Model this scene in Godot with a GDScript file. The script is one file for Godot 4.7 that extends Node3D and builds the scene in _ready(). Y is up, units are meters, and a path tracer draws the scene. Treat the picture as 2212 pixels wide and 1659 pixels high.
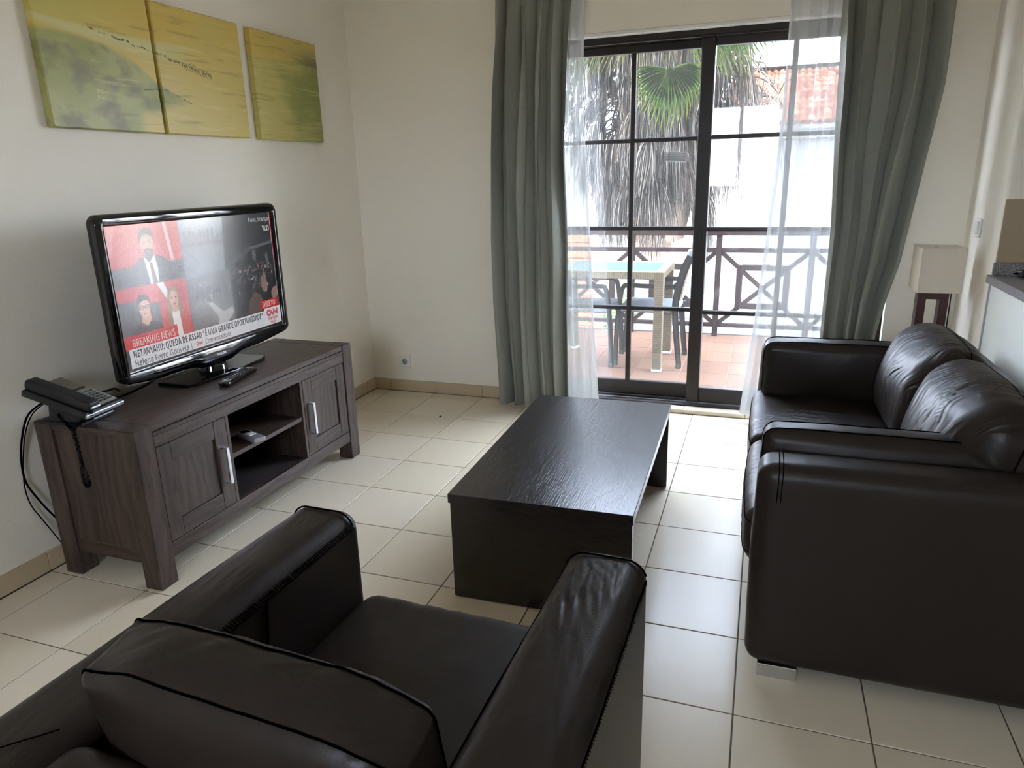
extends Node3D
# Living room with a balcony door. Metres, y up; x = 0 is the left wall, z = 0 the window wall, +z towards the viewer.

const T := 0.33                      # pitch of the floor tiles
var M := {}                          # materials by name
var used_names := {}


# ------------------------------------------------------------------ mesh builder
static var NOTHING: Callable            # no deformation

class MB:
	static var NOTHING: Callable
	var v := PackedVector3Array()
	var n := PackedVector3Array()
	var uv := PackedVector2Array()
	var ix := PackedInt32Array()
	var xf := Transform3D()

	func at(t: Transform3D) -> MB:
		xf = t
		return self

	func vert(p: Vector3, nn: Vector3, t: Vector2) -> int:
		v.append(xf * p)
		n.append((xf.basis * nn).normalized())
		uv.append(t)
		return v.size() - 1

	func tri(a: int, b: int, c: int) -> void:      # counter-clockwise seen from outside
		ix.append(a); ix.append(c); ix.append(b)

	func face(pts: Array, uvs: Array = []) -> void:   # flat convex polygon, counter-clockwise from outside
		var nn := Vector3.ZERO
		for i in range(1, pts.size() - 1):
			nn += (pts[i] - pts[0]).cross(pts[i + 1] - pts[0])
		nn = nn.normalized()
		var first := v.size()
		for i in pts.size():
			vert(pts[i], nn, uvs[i] if uvs.size() else Vector2(pts[i].x + pts[i].z, pts[i].y))
		for i in range(1, pts.size() - 1):
			tri(first, first + i, first + i + 1)

	# box with chamfered edges; grain = axis along which the u coordinate runs; uv in metres plus an offset
	func box(lo: Vector3, hi: Vector3, bev := 0.002, grain := 0, off := Vector2.ZERO) -> MB:
		var h := (hi - lo) * 0.5
		var c := (hi + lo) * 0.5
		bev = minf(bev, minf(h.x, minf(h.y, h.z)) * 0.9)
		for ax in 3:
			var a := (ax + 1) % 3
			var b := (ax + 2) % 3
			for s: float in [-1.0, 1.0]:
				var pts := []
				for k: Vector2 in [Vector2(-1, -1), Vector2(1, -1), Vector2(1, 1), Vector2(-1, 1)]:
					var p := Vector3.ZERO
					p[ax] = s * h[ax]
					p[a] = k.x * (h[a] - bev)
					p[b] = k.y * (h[b] - bev)
					pts.append(p)
				if s < 0:
					pts.reverse()
				_flat(pts, c, ax, grain, off)
		if bev > 0.00001:
			for ax in 3:                          # edges along ax
				var a := (ax + 1) % 3
				var b := (ax + 2) % 3
				for s: Vector2 in [Vector2(-1, -1), Vector2(1, -1), Vector2(1, 1), Vector2(-1, 1)]:
					var pts := []
					for k: Vector2 in [Vector2(0, -1), Vector2(0, 1), Vector2(1, 1), Vector2(1, -1)]:
						var p := Vector3.ZERO
						p[ax] = k.y * (h[ax] - bev)
						p[a] = s.x * (h[a] if k.x == 0 else h[a] - bev)
						p[b] = s.y * (h[b] if k.x == 1 else h[b] - bev)
						pts.append(p)
					var nn: Vector3 = (pts[1] - pts[0]).cross(pts[2] - pts[0])
					var outw := Vector3.ZERO
					outw[a] = s.x
					outw[b] = s.y
					if nn.dot(outw) < 0:
						pts.reverse()
					_flat(pts, c, a, grain, off)
			for sx: float in [-1.0, 1.0]:
				for sy: float in [-1.0, 1.0]:
					for sz: float in [-1.0, 1.0]:
						var q := Vector3(sx, sy, sz) * h
						var pts := [q - Vector3(0, sy, sz) * bev, q - Vector3(sx, 0, sz) * bev, q - Vector3(sx, sy, 0) * bev]
						if (pts[1] - pts[0]).cross(pts[2] - pts[0]).dot(q) < 0:
							pts.reverse()
						_flat(pts, c, 0, grain, off)
		return self

	func _flat(pts: Array, c: Vector3, ax: int, grain: int, off: Vector2) -> void:
		var ua := grain
		var va := 3 - ax - grain
		if ax == grain:
			ua = (ax + 1) % 3
			va = (ax + 2) % 3
		var w := []
		var uvs := []
		for p in pts:
			var q: Vector3 = p + c
			w.append(q)
			uvs.append(Vector2(q[ua], q[va]) + off)
		face(w, uvs)

	# smooth grid; f(u, v) gives a point; uv = (u * su, v * sv)
	func grid(nu: int, nv: int, f: Callable, su := 1.0, sv := 1.0, flip := false) -> MB:
		var p := []
		for j in nv + 1:
			for i in nu + 1:
				p.append(f.call(float(i) / nu, float(j) / nv))
		var first := v.size()
		for j in nv + 1:
			for i in nu + 1:
				var du: Vector3 = p[j * (nu + 1) + mini(i + 1, nu)] - p[j * (nu + 1) + maxi(i - 1, 0)]
				var dv: Vector3 = p[mini(j + 1, nv) * (nu + 1) + i] - p[maxi(j - 1, 0) * (nu + 1) + i]
				var nn := du.cross(dv)
				if nn.length_squared() < 1e-18:
					nn = Vector3.UP
				vert(p[j * (nu + 1) + i], -nn if flip else nn, Vector2(float(i) / nu * su, float(j) / nv * sv))
		for j in nv:
			for i in nu:
				var a := first + j * (nu + 1) + i
				var b := a + 1
				var c := a + nu + 2
				var d := a + nu + 1
				if flip:
					tri(a, c, b); tri(a, d, c)
				else:
					tri(a, b, c); tri(a, c, d)
		return self

	# tube along points; r may taper to r2
	func tube(pts: Array, r: float, sides := 8, r2 := -1.0, closed := false, usc := 1.0) -> MB:
		var m := pts.size()
		var first := v.size()
		var ref := Vector3.UP
		var t0: Vector3 = (pts[1] - pts[0]).normalized()
		if absf(t0.dot(ref)) > 0.9:
			ref = Vector3.RIGHT
		var side := t0.cross(ref).normalized()
		var run := 0.0
		for i in m:
			var t: Vector3
			if closed:
				t = (pts[(i + 1) % m] - pts[(i - 1 + m) % m]).normalized()
			else:
				t = (pts[mini(i + 1, m - 1)] - pts[maxi(i - 1, 0)]).normalized()
			side = (side - t * side.dot(t)).normalized()
			var up := t.cross(side)
			var rr := r if r2 < 0 else lerpf(r, r2, float(i) / (m - 1))
			if i > 0:
				run += pts[i].distance_to(pts[i - 1])
			for k in sides + 1:
				var a := TAU * k / sides
				var d := side * cos(a) + up * sin(a)
				vert(pts[i] + d * rr, d, Vector2(run * usc, float(k) / sides))
		var w := sides + 1
		for i in (m if closed else m - 1):
			var j := (i + 1) % m
			for k in sides:
				var a := first + i * w + k
				var b := first + i * w + k + 1
				var c := first + j * w + k + 1
				var d := first + j * w + k
				tri(a, c, b); tri(a, d, c)
		if not closed:
			for e in 2:
				var base := first if e == 0 else first + (m - 1) * w
				var pt: Vector3 = pts[0] if e == 0 else pts[m - 1]
				var dir: Vector3 = (pts[0] - pts[1]).normalized() if e == 0 else (pts[m - 1] - pts[m - 2]).normalized()
				var c := vert(pt, dir, Vector2(0, 0))
				for k in sides:
					if e == 0:
						tri(c, base + k, base + k + 1)
					else:
						tri(c, base + k + 1, base + k)
		return self

	# profile: Vector2(radius, y); turned about y
	func lathe(prof: Array, segs := 24) -> MB:
		var m := prof.size()
		for i in m - 1:
			var a: Vector2 = prof[i]
			var b: Vector2 = prof[i + 1]
			var d := (b - a)
			if d.length() < 1e-7:
				continue
			var nn := Vector2(d.y, -d.x).normalized()
			var first := v.size()
			for k in segs + 1:
				var t := TAU * k / segs
				var dir := Vector3(cos(t), 0, sin(t))
				var no := dir * nn.x + Vector3.UP * nn.y
				vert(dir * a.x + Vector3.UP * a.y, no, Vector2(float(k) / segs, a.y))
				vert(dir * b.x + Vector3.UP * b.y, no, Vector2(float(k) / segs, b.y))
			for k in segs:
				var q := first + k * 2
				tri(q, q + 3, q + 2); tri(q, q + 1, q + 3)
		return self

	# polygon in local xy (counter-clockwise), from z0 to z1, chamfered ends; disp(p) may bend the skin
	func prism(poly: Array, z0: float, z1: float, bev := 0.0, nz := 1, smooth_deg := 40.0, disp: Callable = NOTHING) -> MB:
		var m := poly.size()
		var ins := []
		for i in m:
			var a: Vector2 = poly[(i - 1 + m) % m]
			var b: Vector2 = poly[i]
			var c: Vector2 = poly[(i + 1) % m]
			var e0 := (b - a).normalized()
			var e1 := (c - b).normalized()
			var n0 := Vector2(-e0.y, e0.x)
			var n1 := Vector2(-e1.y, e1.x)
			var mi := (n0 + n1)
			mi = mi / maxf(mi.length_squared() * 0.5, 0.3)
			ins.append(b + mi * bev)
		var rings := []
		if bev > 0.0:
			rings.append([ins, z0])
			rings.append([poly, z0 + bev])
		else:
			rings.append([poly, z0])
		for k in range(1, nz):
			rings.append([poly, lerpf(z0 + bev, z1 - bev, float(k) / nz)])
		if bev > 0.0:
			rings.append([poly, z1 - bev])
			rings.append([ins, z1])
		else:
			rings.append([poly, z1])
		var per := [0.0]
		for i in m:
			per.append(per[i] + poly[i].distance_to(poly[(i + 1) % m]))
		var en := []
		for i in m:
			var e: Vector2 = (poly[(i + 1) % m] - poly[i]).normalized()
			en.append(Vector2(e.y, -e.x))
		var cosd := cos(deg_to_rad(smooth_deg))
		var P := []
		for r in rings:
			var row := []
			for i in m:
				var q := Vector3(r[0][i].x, r[0][i].y, r[1])
				row.append(disp.call(q) if disp.is_valid() else q)
			P.append(row)
		for i in m:
			var j := (i + 1) % m
			var na: Vector2 = en[i]
			var nb: Vector2 = en[i]
			if en[(i - 1 + m) % m].dot(en[i]) > cosd:
				na = (en[(i - 1 + m) % m] + en[i]).normalized()
			if en[j].dot(en[i]) > cosd:
				nb = (en[j] + en[i]).normalized()
			var first := v.size()
			for r in rings.size():
				for s in 2:
					var k: int = i if s == 0 else j
					var p: Vector3 = P[r][k]
					var nn2: Vector2 = na if s == 0 else nb
					var nn := Vector3(nn2.x, nn2.y, 0)
					if bev > 0.0 and (r == 0 or r == rings.size() - 1):
						nn = (nn + Vector3(0, 0, -1.0 if r == 0 else 1.0)).normalized()
					vert(p, nn, Vector2(p.z, per[i + s]))
			for r in rings.size() - 1:
				var q := first + r * 2
				tri(q, q + 1, q + 3); tri(q, q + 3, q + 2)
		for e in 2:
			var row: Array = P[0] if e == 0 else P[P.size() - 1]
			var flat := PackedVector2Array()
			for p in row:
				flat.append(Vector2(p.x, p.y))
			var tr := Geometry2D.triangulate_polygon(flat)
			var first := v.size()
			for p in row:
				vert(p, Vector3(0, 0, -1 if e == 0 else 1), Vector2(p.x, p.y))
			for k in range(0, tr.size(), 3):
				var A := first + tr[k]
				var B := first + tr[k + 1]
				var C := first + tr[k + 2]
				var ar := (flat[tr[k + 1]] - flat[tr[k]]).cross(flat[tr[k + 2]] - flat[tr[k]])
				if (ar > 0) == (e == 1):
					tri(A, B, C)
				else:
					tri(A, C, B)
		if disp.is_valid():
			weld()
		return self

	# cushion: rounded box that swells (crown) and may be creased by wr(p) -> Vector3
	func soft(half: Vector3, r: float, crown: Vector3, k := 24, wr: Callable = NOTHING) -> MB:
		for ax in 3:
			var a := (ax + 1) % 3
			var b := (ax + 2) % 3
			for s: float in [-1.0, 1.0]:
				var first := v.size()
				for j in k + 1:
					for i in k + 1:
						var q := Vector3.ZERO
						q[ax] = s * half[ax]
						q[a] = warp(-1.0 + 2.0 * i / k) * half[a]
						q[b] = warp(-1.0 + 2.0 * j / k) * half[b]
						var p := swell(q, half, r, crown, wr)
						vert(p, Vector3.UP, Vector2(q[a], q[b]))
				for j in k:
					for i in k:
						var A := first + j * (k + 1) + i
						var B := A + 1
						var C := A + k + 2
						var D := A + k + 1
						if s > 0:
							tri(A, B, C); tri(A, C, D)
						else:
							tri(A, C, B); tri(A, D, C)
		weld()
		return self

	static func warp(x: float) -> float:
		return signf(x) * (1.0 - pow(1.0 - absf(x), 1.35))

	static func swell(q: Vector3, half: Vector3, r: float, crown: Vector3, wr: Callable = NOTHING) -> Vector3:
		var lim := half - Vector3(r, r, r)
		var inner := Vector3(clampf(q.x, -lim.x, lim.x), clampf(q.y, -lim.y, lim.y), clampf(q.z, -lim.z, lim.z))
		var d := q - inner
		var p := inner + d.normalized() * r if d.length() > 1e-9 else q
		var e := Vector3(p.x / half.x, p.y / half.y, p.z / half.z)
		var f := Vector3(1 - e.x * e.x, 1 - e.y * e.y, 1 - e.z * e.z)
		var o := p + Vector3(crown.x * e.x * f.y * f.z, crown.y * e.y * f.x * f.z, crown.z * e.z * f.x * f.y)
		if wr.is_valid():
			o += wr.call(p)
		return o

	func weld() -> void:                       # smooth normals across coincident vertices
		var acc := {}
		var key := []
		key.resize(v.size())
		for i in v.size():
			key[i] = Vector3i((v[i] * 20000.0).round())
		for t in range(0, ix.size(), 3):
			var fn := (v[ix[t + 2]] - v[ix[t]]).cross(v[ix[t + 1]] - v[ix[t]])
			for e in 3:
				var kk: Vector3i = key[ix[t + e]]
				acc[kk] = acc.get(kk, Vector3.ZERO) + fn
		for i in v.size():
			var s: Vector3 = acc.get(key[i], Vector3.UP)
			if s.length_squared() > 1e-20:
				n[i] = s.normalized()

	func mesh() -> ArrayMesh:
		var arr := []
		arr.resize(Mesh.ARRAY_MAX)
		arr[Mesh.ARRAY_VERTEX] = v
		arr[Mesh.ARRAY_NORMAL] = n
		arr[Mesh.ARRAY_TEX_UV] = uv
		arr[Mesh.ARRAY_INDEX] = ix
		var m := ArrayMesh.new()
		m.add_surface_from_arrays(Mesh.PRIMITIVE_TRIANGLES, arr)
		return m


# ------------------------------------------------------------------ naming and tagging
func numbered(called: String) -> String:
	used_names[called] = used_names.get(called, 0) + 1
	return called if used_names[called] == 1 else "%s_%03d" % [called, used_names[called] - 1]


func obj(called: String, mesh, mat: Material, parent: Node = null, pos := Vector3.ZERO) -> MeshInstance3D:
	var o := MeshInstance3D.new()
	o.mesh = mesh.mesh() if mesh is MB else mesh
	o.material_override = mat
	o.position = pos
	if parent == null:
		o.name = numbered(called)
		add_child(o, true)
	else:
		var k := 0
		var nm := called
		while parent.has_node(NodePath(nm)):
			k += 1
			nm = "%s_%03d" % [called, k]
		o.name = nm
		parent.add_child(o, true)
	return o


func thing(called: String, label: String, category: String, at := Vector3.ZERO, yaw := 0.0, group := "") -> Node3D:
	var o := Node3D.new()
	o.name = numbered(called)
	add_child(o, true)
	o.position = at
	o.rotation.y = yaw
	tag(o, label, category, group)
	return o


func tag(o: Node, label: String, category: String, group := "") -> void:
	o.set_meta("label", label)
	o.set_meta("category", category)
	if group:
		o.set_meta("group", group)


func struct(o: Node, label := "") -> Node:
	o.set_meta("kind", "structure")
	if label:
		o.set_meta("label", label)
	return o


func rng(s: int) -> RandomNumberGenerator:
	var r := RandomNumberGenerator.new()
	r.seed = s
	return r


func noise(s: int, f: float, oct := 3) -> FastNoiseLite:
	var k := FastNoiseLite.new()
	k.seed = s
	k.frequency = f
	k.noise_type = FastNoiseLite.TYPE_SIMPLEX_SMOOTH
	k.fractal_octaves = oct
	return k


# rounded rectangle outline, counter-clockwise; radii for the corners (lo-left, lo-right, up-right, up-left)
func rrect(x0: float, y0: float, x1: float, y1: float, r: Array, seg := 6) -> Array:
	var out := []
	var cs := [Vector2(x0 + r[0], y0 + r[0]), Vector2(x1 - r[1], y0 + r[1]), Vector2(x1 - r[2], y1 - r[2]), Vector2(x0 + r[3], y1 - r[3])]
	for k in 4:
		if r[k] <= 0.0001:
			out.append(cs[k])
			continue
		for i in seg + 1:
			var a := PI + PI / 2 * (k + float(i) / seg)
			out.append(cs[k] + Vector2(cos(a), sin(a)) * r[k])
	return out


func curve(pts: Array, steps := 8) -> Array:      # smooth line through the points
	var out := []
	for i in pts.size() - 1:
		var p0: Vector3 = pts[maxi(i - 1, 0)]
		var p1: Vector3 = pts[i]
		var p2: Vector3 = pts[i + 1]
		var p3: Vector3 = pts[mini(i + 2, pts.size() - 1)]
		for k in steps:
			out.append(p1.cubic_interpolate(p2, p0, p3, float(k) / steps))
	out.append(pts[pts.size() - 1])
	return out


# ------------------------------------------------------------------ flat pictures (canvas prints, the screen, key legends)
func poly_fill(im: Image, pts: Array, col: Color) -> void:
	var y0 := 1e9
	var y1 := -1e9
	for p in pts:
		y0 = minf(y0, p.y)
		y1 = maxf(y1, p.y)
	for y in range(maxi(int(floor(y0)), 0), mini(int(ceil(y1)), im.get_height() - 1) + 1):
		var xs := []
		var yy := y + 0.5
		for i in pts.size():
			var a: Vector2 = pts[i]
			var b: Vector2 = pts[(i + 1) % pts.size()]
			if (a.y <= yy) != (b.y <= yy):
				xs.append(a.x + (yy - a.y) / (b.y - a.y) * (b.x - a.x))
		xs.sort()
		for i in range(0, xs.size() - 1, 2):
			var l := int(round(xs[i]))
			var r := int(round(xs[i + 1]))
			if r > l:
				im.fill_rect(Rect2i(l, y, r - l, 1), col)


func ell(im: Image, c: Vector2, rx: float, ry: float, col: Color, turn := 0.0) -> void:
	var pts := []
	for k in 28:
		var a := TAU * k / 28
		pts.append(c + Vector2(cos(a) * rx, sin(a) * ry).rotated(turn))
	poly_fill(im, pts, col)


func rct(im: Image, x0: float, y0: float, x1: float, y1: float, col: Color) -> void:
	im.fill_rect(Rect2i(int(x0), int(y0), int(x1 - x0), int(y1 - y0)), col)


var fonts := {}
func font(face: String, weight: int) -> Font:
	var k := face + str(weight)
	if not fonts.has(k):
		var f := SystemFont.new()
		f.font_names = PackedStringArray([face])
		f.font_weight = weight
		fonts[k] = f
	return fonts[k]


# lettering rasterised into a picture, fitted to the box x0..x1, y0..y1 (y0 = top of the capitals' box)
func text(im: Image, s: String, x0: float, y0: float, x1: float, y1: float, col: Color, weight := 700, face := "Droid Sans") -> void:
	var tm := TextMesh.new()
	tm.font = font(face, weight)
	tm.font_size = 48
	tm.pixel_size = 0.01
	tm.depth = 0.0
	tm.curve_step = 2.0
	tm.text = s
	var arr := tm.get_mesh_arrays()
	var vs: PackedVector3Array = arr[Mesh.ARRAY_VERTEX]
	var id: PackedInt32Array = arr[Mesh.ARRAY_INDEX] if arr[Mesh.ARRAY_INDEX] != null else PackedInt32Array(range(vs.size()))
	var lo := Vector2(1e9, 1e9)
	var hi := Vector2(-1e9, -1e9)
	for p in vs:
		lo = lo.min(Vector2(p.x, p.y))
		hi = hi.max(Vector2(p.x, p.y))
	var sc := Vector2((x1 - x0) / (hi.x - lo.x), (y1 - y0) / (hi.y - lo.y))
	for t in range(0, id.size(), 3):
		var tr := []
		for e in 3:
			var p := vs[id[t + e]]
			tr.append(Vector2(x0 + (p.x - lo.x) * sc.x, y1 - (p.y - lo.y) * sc.y))
		poly_fill(im, tr, col)


func blotch(im: Image, f: Callable) -> void:       # repaint every pixel: f(x, y, colour) -> colour
	for y in im.get_height():
		for x in im.get_width():
			im.set_pixel(x, y, f.call(x, y, im.get_pixel(x, y)))


func tex(im: Image) -> ImageTexture:
	return ImageTexture.create_from_image(im)


func rgb(r: float, g: float, b: float) -> Color:
	return Color(r / 255.0, g / 255.0, b / 255.0)


func mat(called: String, col: Color, rough := 0.6, metal := 0.0, spec := 0.5) -> StandardMaterial3D:
	var m := StandardMaterial3D.new()
	m.resource_name = called
	m.albedo_color = col
	m.roughness = rough
	m.metallic = metal
	m.metallic_specular = spec
	M[called] = m
	return m


func ntex(s: int, f: float, oct := 4, size := 512, ramp := [], type := FastNoiseLite.TYPE_SIMPLEX_SMOOTH) -> NoiseTexture2D:
	var t := NoiseTexture2D.new()
	t.width = size
	t.height = size
	t.seamless = true
	var k := noise(s, f, oct)
	k.noise_type = type
	t.noise = k
	if ramp.size():
		var g := Gradient.new()
		g.offsets = PackedFloat32Array()
		g.colors = PackedColorArray()
		var of := PackedFloat32Array()
		var co := PackedColorArray()
		for e in ramp:
			of.append(e[0])
			co.append(e[1])
		g.offsets = of
		g.colors = co
		t.color_ramp = g
	return t


func tri_map(m: StandardMaterial3D, scale: float, world := false) -> void:
	m.uv1_triplanar = true
	m.uv1_world_triplanar = world
	m.uv1_scale = Vector3(scale, scale, scale)


func bump(m: StandardMaterial3D, t: Texture2D, cm: float) -> void:
	m.heightmap_enabled = true
	m.heightmap_texture = t
	m.heightmap_scale = cm


# wood: streaks along u, with arches; returns [colour, relief]
func wood_pictures(s: int, dark: Color, light: Color, arch: float, w := 512, h := 512) -> Array:
	var im := Image.create(w, h, false, Image.FORMAT_RGB8)
	var re := Image.create(w, h, false, Image.FORMAT_L8)
	var n1 := noise(s, 1.0, 3)
	var n2 := noise(s + 1, 1.0, 2)
	for y in h:
		for x in w:
			var u := float(x) / w
			var t := float(y) / h
			var a := TAU * u
			var b := TAU * t
			var wob := n1.get_noise_3d(cos(a) * 0.5, sin(a) * 0.5 + 3.0 * cos(b) * 0.16, sin(b) * 0.5)
			var ring := sin(TAU * (t * 9.0 + wob * arch))
			var fine := n2.get_noise_3d(cos(a) * 0.9, sin(a) * 0.9 + 7.0, t * 95.0)
			var pore := n2.get_noise_3d(cos(a) * 3.0, sin(a) * 3.0, t * 170.0)
			var g := clampf(0.5 + 0.22 * ring + 0.42 * fine + 0.25 * wob, 0.0, 1.0)
			if pore > 0.33:
				g *= 0.6
			im.set_pixel(x, y, dark.lerp(light, g))
			var hgt := clampf(0.6 + 0.2 * ring + 0.3 * fine - (0.45 if pore > 0.3 else 0.0), 0.0, 1.0)
			re.set_pixel(x, y, Color(hgt, hgt, hgt))
	return [tex(im), tex(re)]


# ------------------------------------------------------------------ the scene
func _ready() -> void:
	set_view_and_light()
	make_materials()
	build_shell()
	build_door()
	build_tv_cabinet()
	build_television()
	build_coffee_table()
	build_sofa()
	build_armchair()
	build_curtains()
	build_canvases()
	build_phone()
	build_small_things()
	build_lamp()
	build_kitchen()
	build_balcony()
	build_outside()


func set_view_and_light() -> void:
	var cam := Camera3D.new()
	cam.name = "camera"
	add_child(cam)
	cam.transform = Transform3D(Basis(Vector3(0.94447151, -0.02548069, -0.32760387), Vector3(-0.06992307, 0.95856979, -0.27614256), Vector3(0.32106748, 0.28371585, 0.90356018)).orthonormalized(), Vector3(2.42849, 1.37079, 4.04632))
	cam.fov = 57.038
	cam.near = 0.05
	cam.far = 200.0
	cam.current = true
	var e := Environment.new()
	e.background_mode = Environment.BG_SKY
	var sky := Sky.new()
	var sm := ProceduralSkyMaterial.new()          # bright thin overcast
	sm.sky_top_color = rgb(206, 222, 249)
	sm.sky_horizon_color = rgb(222, 233, 251)
	sm.sky_curve = 0.3
	sm.ground_bottom_color = rgb(150, 146, 138)
	sm.ground_horizon_color = rgb(190, 188, 182)
	sm.sky_energy_multiplier = 1.0
	sky.sky_material = sm
	e.sky = sky
	e.background_energy_multiplier = 1.0
	e.tonemap_mode = Environment.TONE_MAPPER_LINEAR
	e.tonemap_exposure = 35.0
	e.sdfgi_enabled = true
	e.ssao_enabled = true
	e.ssil_enabled = true
	var we := WorldEnvironment.new()
	we.name = "surroundings"
	we.environment = e
	add_child(we)


func make_materials() -> void:
	var m: StandardMaterial3D
	var plaster := ntex(5, 0.05, 4, 256)
	m = mat("wall_paint", rgb(240, 233, 217), 0.85)
	tri_map(m, 3.0, true)
	bump(m, plaster, 0.05)
	m = mat("ceiling_paint", rgb(246, 244, 240), 0.9)
	m = mat("grout", rgb(92, 82, 70), 0.9)
	var tile_relief := ntex(9, 0.012, 3, 256)
	for k in 4:
		m = mat("floor_tile_%d" % k, [rgb(218, 205, 180), rgb(215, 202, 176), rgb(220, 207, 184), rgb(213, 200, 174)][k], 0.26, 0.0, 0.36)
		tri_map(m, 1.1, true)
		bump(m, tile_relief, 0.06)
	m = mat("skirting_tile", rgb(196, 176, 142), 0.4)
	var w := wood_pictures(21, rgb(42, 32, 27), rgb(86, 69, 59), 1.1)
	m = mat("cabinet_wood", Color.WHITE, 0.42, 0.0, 0.45)
	m.albedo_texture = w[0]
	m.uv1_scale = Vector3(0.9, 2.6, 1)
	bump(m, w[1], 0.03)
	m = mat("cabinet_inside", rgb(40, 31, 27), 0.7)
	w = wood_pictures(44, rgb(20, 15, 14), rgb(42, 33, 30), 2.6)
	m = mat("table_wood", Color.WHITE, 0.24, 0.0, 0.6)
	m.albedo_texture = w[0]
	m.uv1_scale = Vector3(0.75, 2.0, 1)
	bump(m, w[1], 0.035)
	var grain := ntex(3, 0.09, 3, 512, [], FastNoiseLite.TYPE_CELLULAR)
	m = mat("leather", rgb(38, 30, 25), 0.40, 0.0, 0.36)
	tri_map(m, 5.0)
	bump(m, grain, 0.022)
	m = mat("leather_seam", rgb(38, 30, 27), 0.42)
	m = mat("thread", rgb(190, 182, 170), 0.4)
	m = mat("chrome", rgb(200, 200, 200), 0.22, 1.0)
	m = mat("brushed_steel", rgb(196, 196, 198), 0.32, 1.0)
	m = mat("black_gloss", rgb(9, 9, 10), 0.06, 0.0, 0.6)
	m = mat("black_plastic", rgb(20, 20, 21), 0.4)
	m = mat("black_matte", rgb(15, 15, 16), 0.62)
	m = mat("white_plastic", rgb(232, 230, 222), 0.35)
	m = mat("silver_plastic", rgb(176, 178, 180), 0.35, 0.5)
	m = mat("white_cable", rgb(190, 180, 170), 0.5)
	m = mat("door_frame", rgb(40, 33, 29), 0.42, 0.0, 0.35)
	m = mat("pane", Color(1, 1, 1, 0.04), 0.02)
	m.transparency = BaseMaterial3D.TRANSPARENCY_ALPHA
	m = mat("rubber", rgb(22, 21, 20), 0.7)
	var weave := ntex(13, 0.02, 3, 256)
	m = mat("drape_cloth", rgb(138, 139, 128), 0.42, 0.0, 0.4)
	m.uv1_scale = Vector3(2.0, 90.0, 1)
	bump(m, weave, 0.05)
	m.rim_enabled = true
	m.rim = 0.5
	m.rim_tint = 0.6
	m.backlight_enabled = true
	m.backlight = Color(0.05, 0.052, 0.05)
	m = mat("sheer_cloth", Color(0.88, 0.89, 0.89, 0.66), 0.9)
	m.transparency = BaseMaterial3D.TRANSPARENCY_ALPHA
	m.backlight_enabled = true
	m.backlight = Color(0.17, 0.17, 0.17)
	m = mat("lamp_shade", rgb(228, 216, 196), 0.9)
	m.backlight_enabled = true
	m.backlight = Color(0.35, 0.32, 0.27)
	m = mat("lamp_wood", rgb(66, 30, 24), 0.4)
	m = mat("granite", Color.WHITE, 0.3)
	m.albedo_texture = ntex(77, 0.12, 3, 512, [[0.0, rgb(30, 30, 32)], [0.38, rgb(70, 70, 72)], [0.52, rgb(128, 126, 124)], [0.66, rgb(176, 172, 168)], [1.0, rgb(215, 212, 208)]])
	tri_map(m, 4.0, true)
	m = mat("panel_white", rgb(226, 227, 216), 0.45)
	m = mat("splash_tile", rgb(168, 150, 122), 0.4)
	m = mat("terracotta", rgb(84, 63, 51), 0.8, 0.0, 0.0)
	m = mat("terracotta_pale", rgb(89, 67, 54), 0.8, 0.0, 0.0)
	m = mat("terracotta_grout", rgb(100, 82, 70), 0.9, 0.0, 0.0)
	m = mat("rail_wood", rgb(36, 26, 24), 0.7, 0.0, 0.1)
	var wv := Image.create(64, 64, false, Image.FORMAT_RGB8)
	var wr := Image.create(64, 64, false, Image.FORMAT_L8)
	for y in 64:
		for x in 64:
			var cx := (x / 16) % 2
			var u := fposmod(x, 16.0) / 16.0
			var t := fposmod(y + 8.0 * cx, 16.0) / 16.0
			var hgt := sin(PI * u) * (0.35 + 0.65 * sin(PI * t))
			wr.set_pixel(x, y, Color(hgt, hgt, hgt))
			var g := 0.72 + 0.28 * hgt
			wv.set_pixel(x, y, Color(g, g, g))
	m = mat("wicker_cream", rgb(112, 102, 84), 0.8, 0.0, 0.05)
	m.albedo_texture = tex(wv)
	m.uv1_scale = Vector3(16, 16, 1)
	bump(m, tex(wr), 0.08)
	m = mat("wicker_grey", rgb(204, 186, 172), 0.8, 0.0, 0.1)
	m.albedo_texture = M.wicker_cream.albedo_texture
	m.uv1_scale = Vector3(20, 4, 1)
	bump(m, M.wicker_cream.heightmap_texture, 0.08)
	m = mat("table_glass", rgb(58, 76, 78), 0.35, 0.0, 0.05)
	m = mat("seat_grey", rgb(108, 114, 118), 0.7, 0.0, 0.1)
	m = mat("white_foot", rgb(190, 182, 174), 0.6, 0.0, 0.1)
	m = mat("render_white", rgb(106, 106, 104), 0.9, 0.0, 0.1)
	m = mat("roof_clay", rgb(104, 62, 44), 0.9, 0.0, 0.0)
	m = mat("roof_clay_pale", rgb(116, 76, 57), 0.9, 0.0, 0.0)
	m = mat("roof_clay_dark", rgb(88, 48, 34), 0.9, 0.0, 0.0)
	m = mat("trunk_bark", rgb(112, 98, 86), 0.95)
	bump(m, ntex(31, 0.05, 4, 256), 1.0)
	tri_map(m, 1.0)
	m = mat("frond_green", rgb(96, 128, 62), 0.5)
	m.backlight_enabled = true
	m.backlight = Color(0.5, 0.6, 0.25)
	m = mat("frond_blue_green", rgb(84, 118, 84), 0.5)
	m.backlight_enabled = true
	m.backlight = Color(0.4, 0.55, 0.35)
	m = mat("frond_yellow", rgb(158, 156, 72), 0.55)
	m.backlight_enabled = true
	m.backlight = Color(0.6, 0.6, 0.25)
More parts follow.
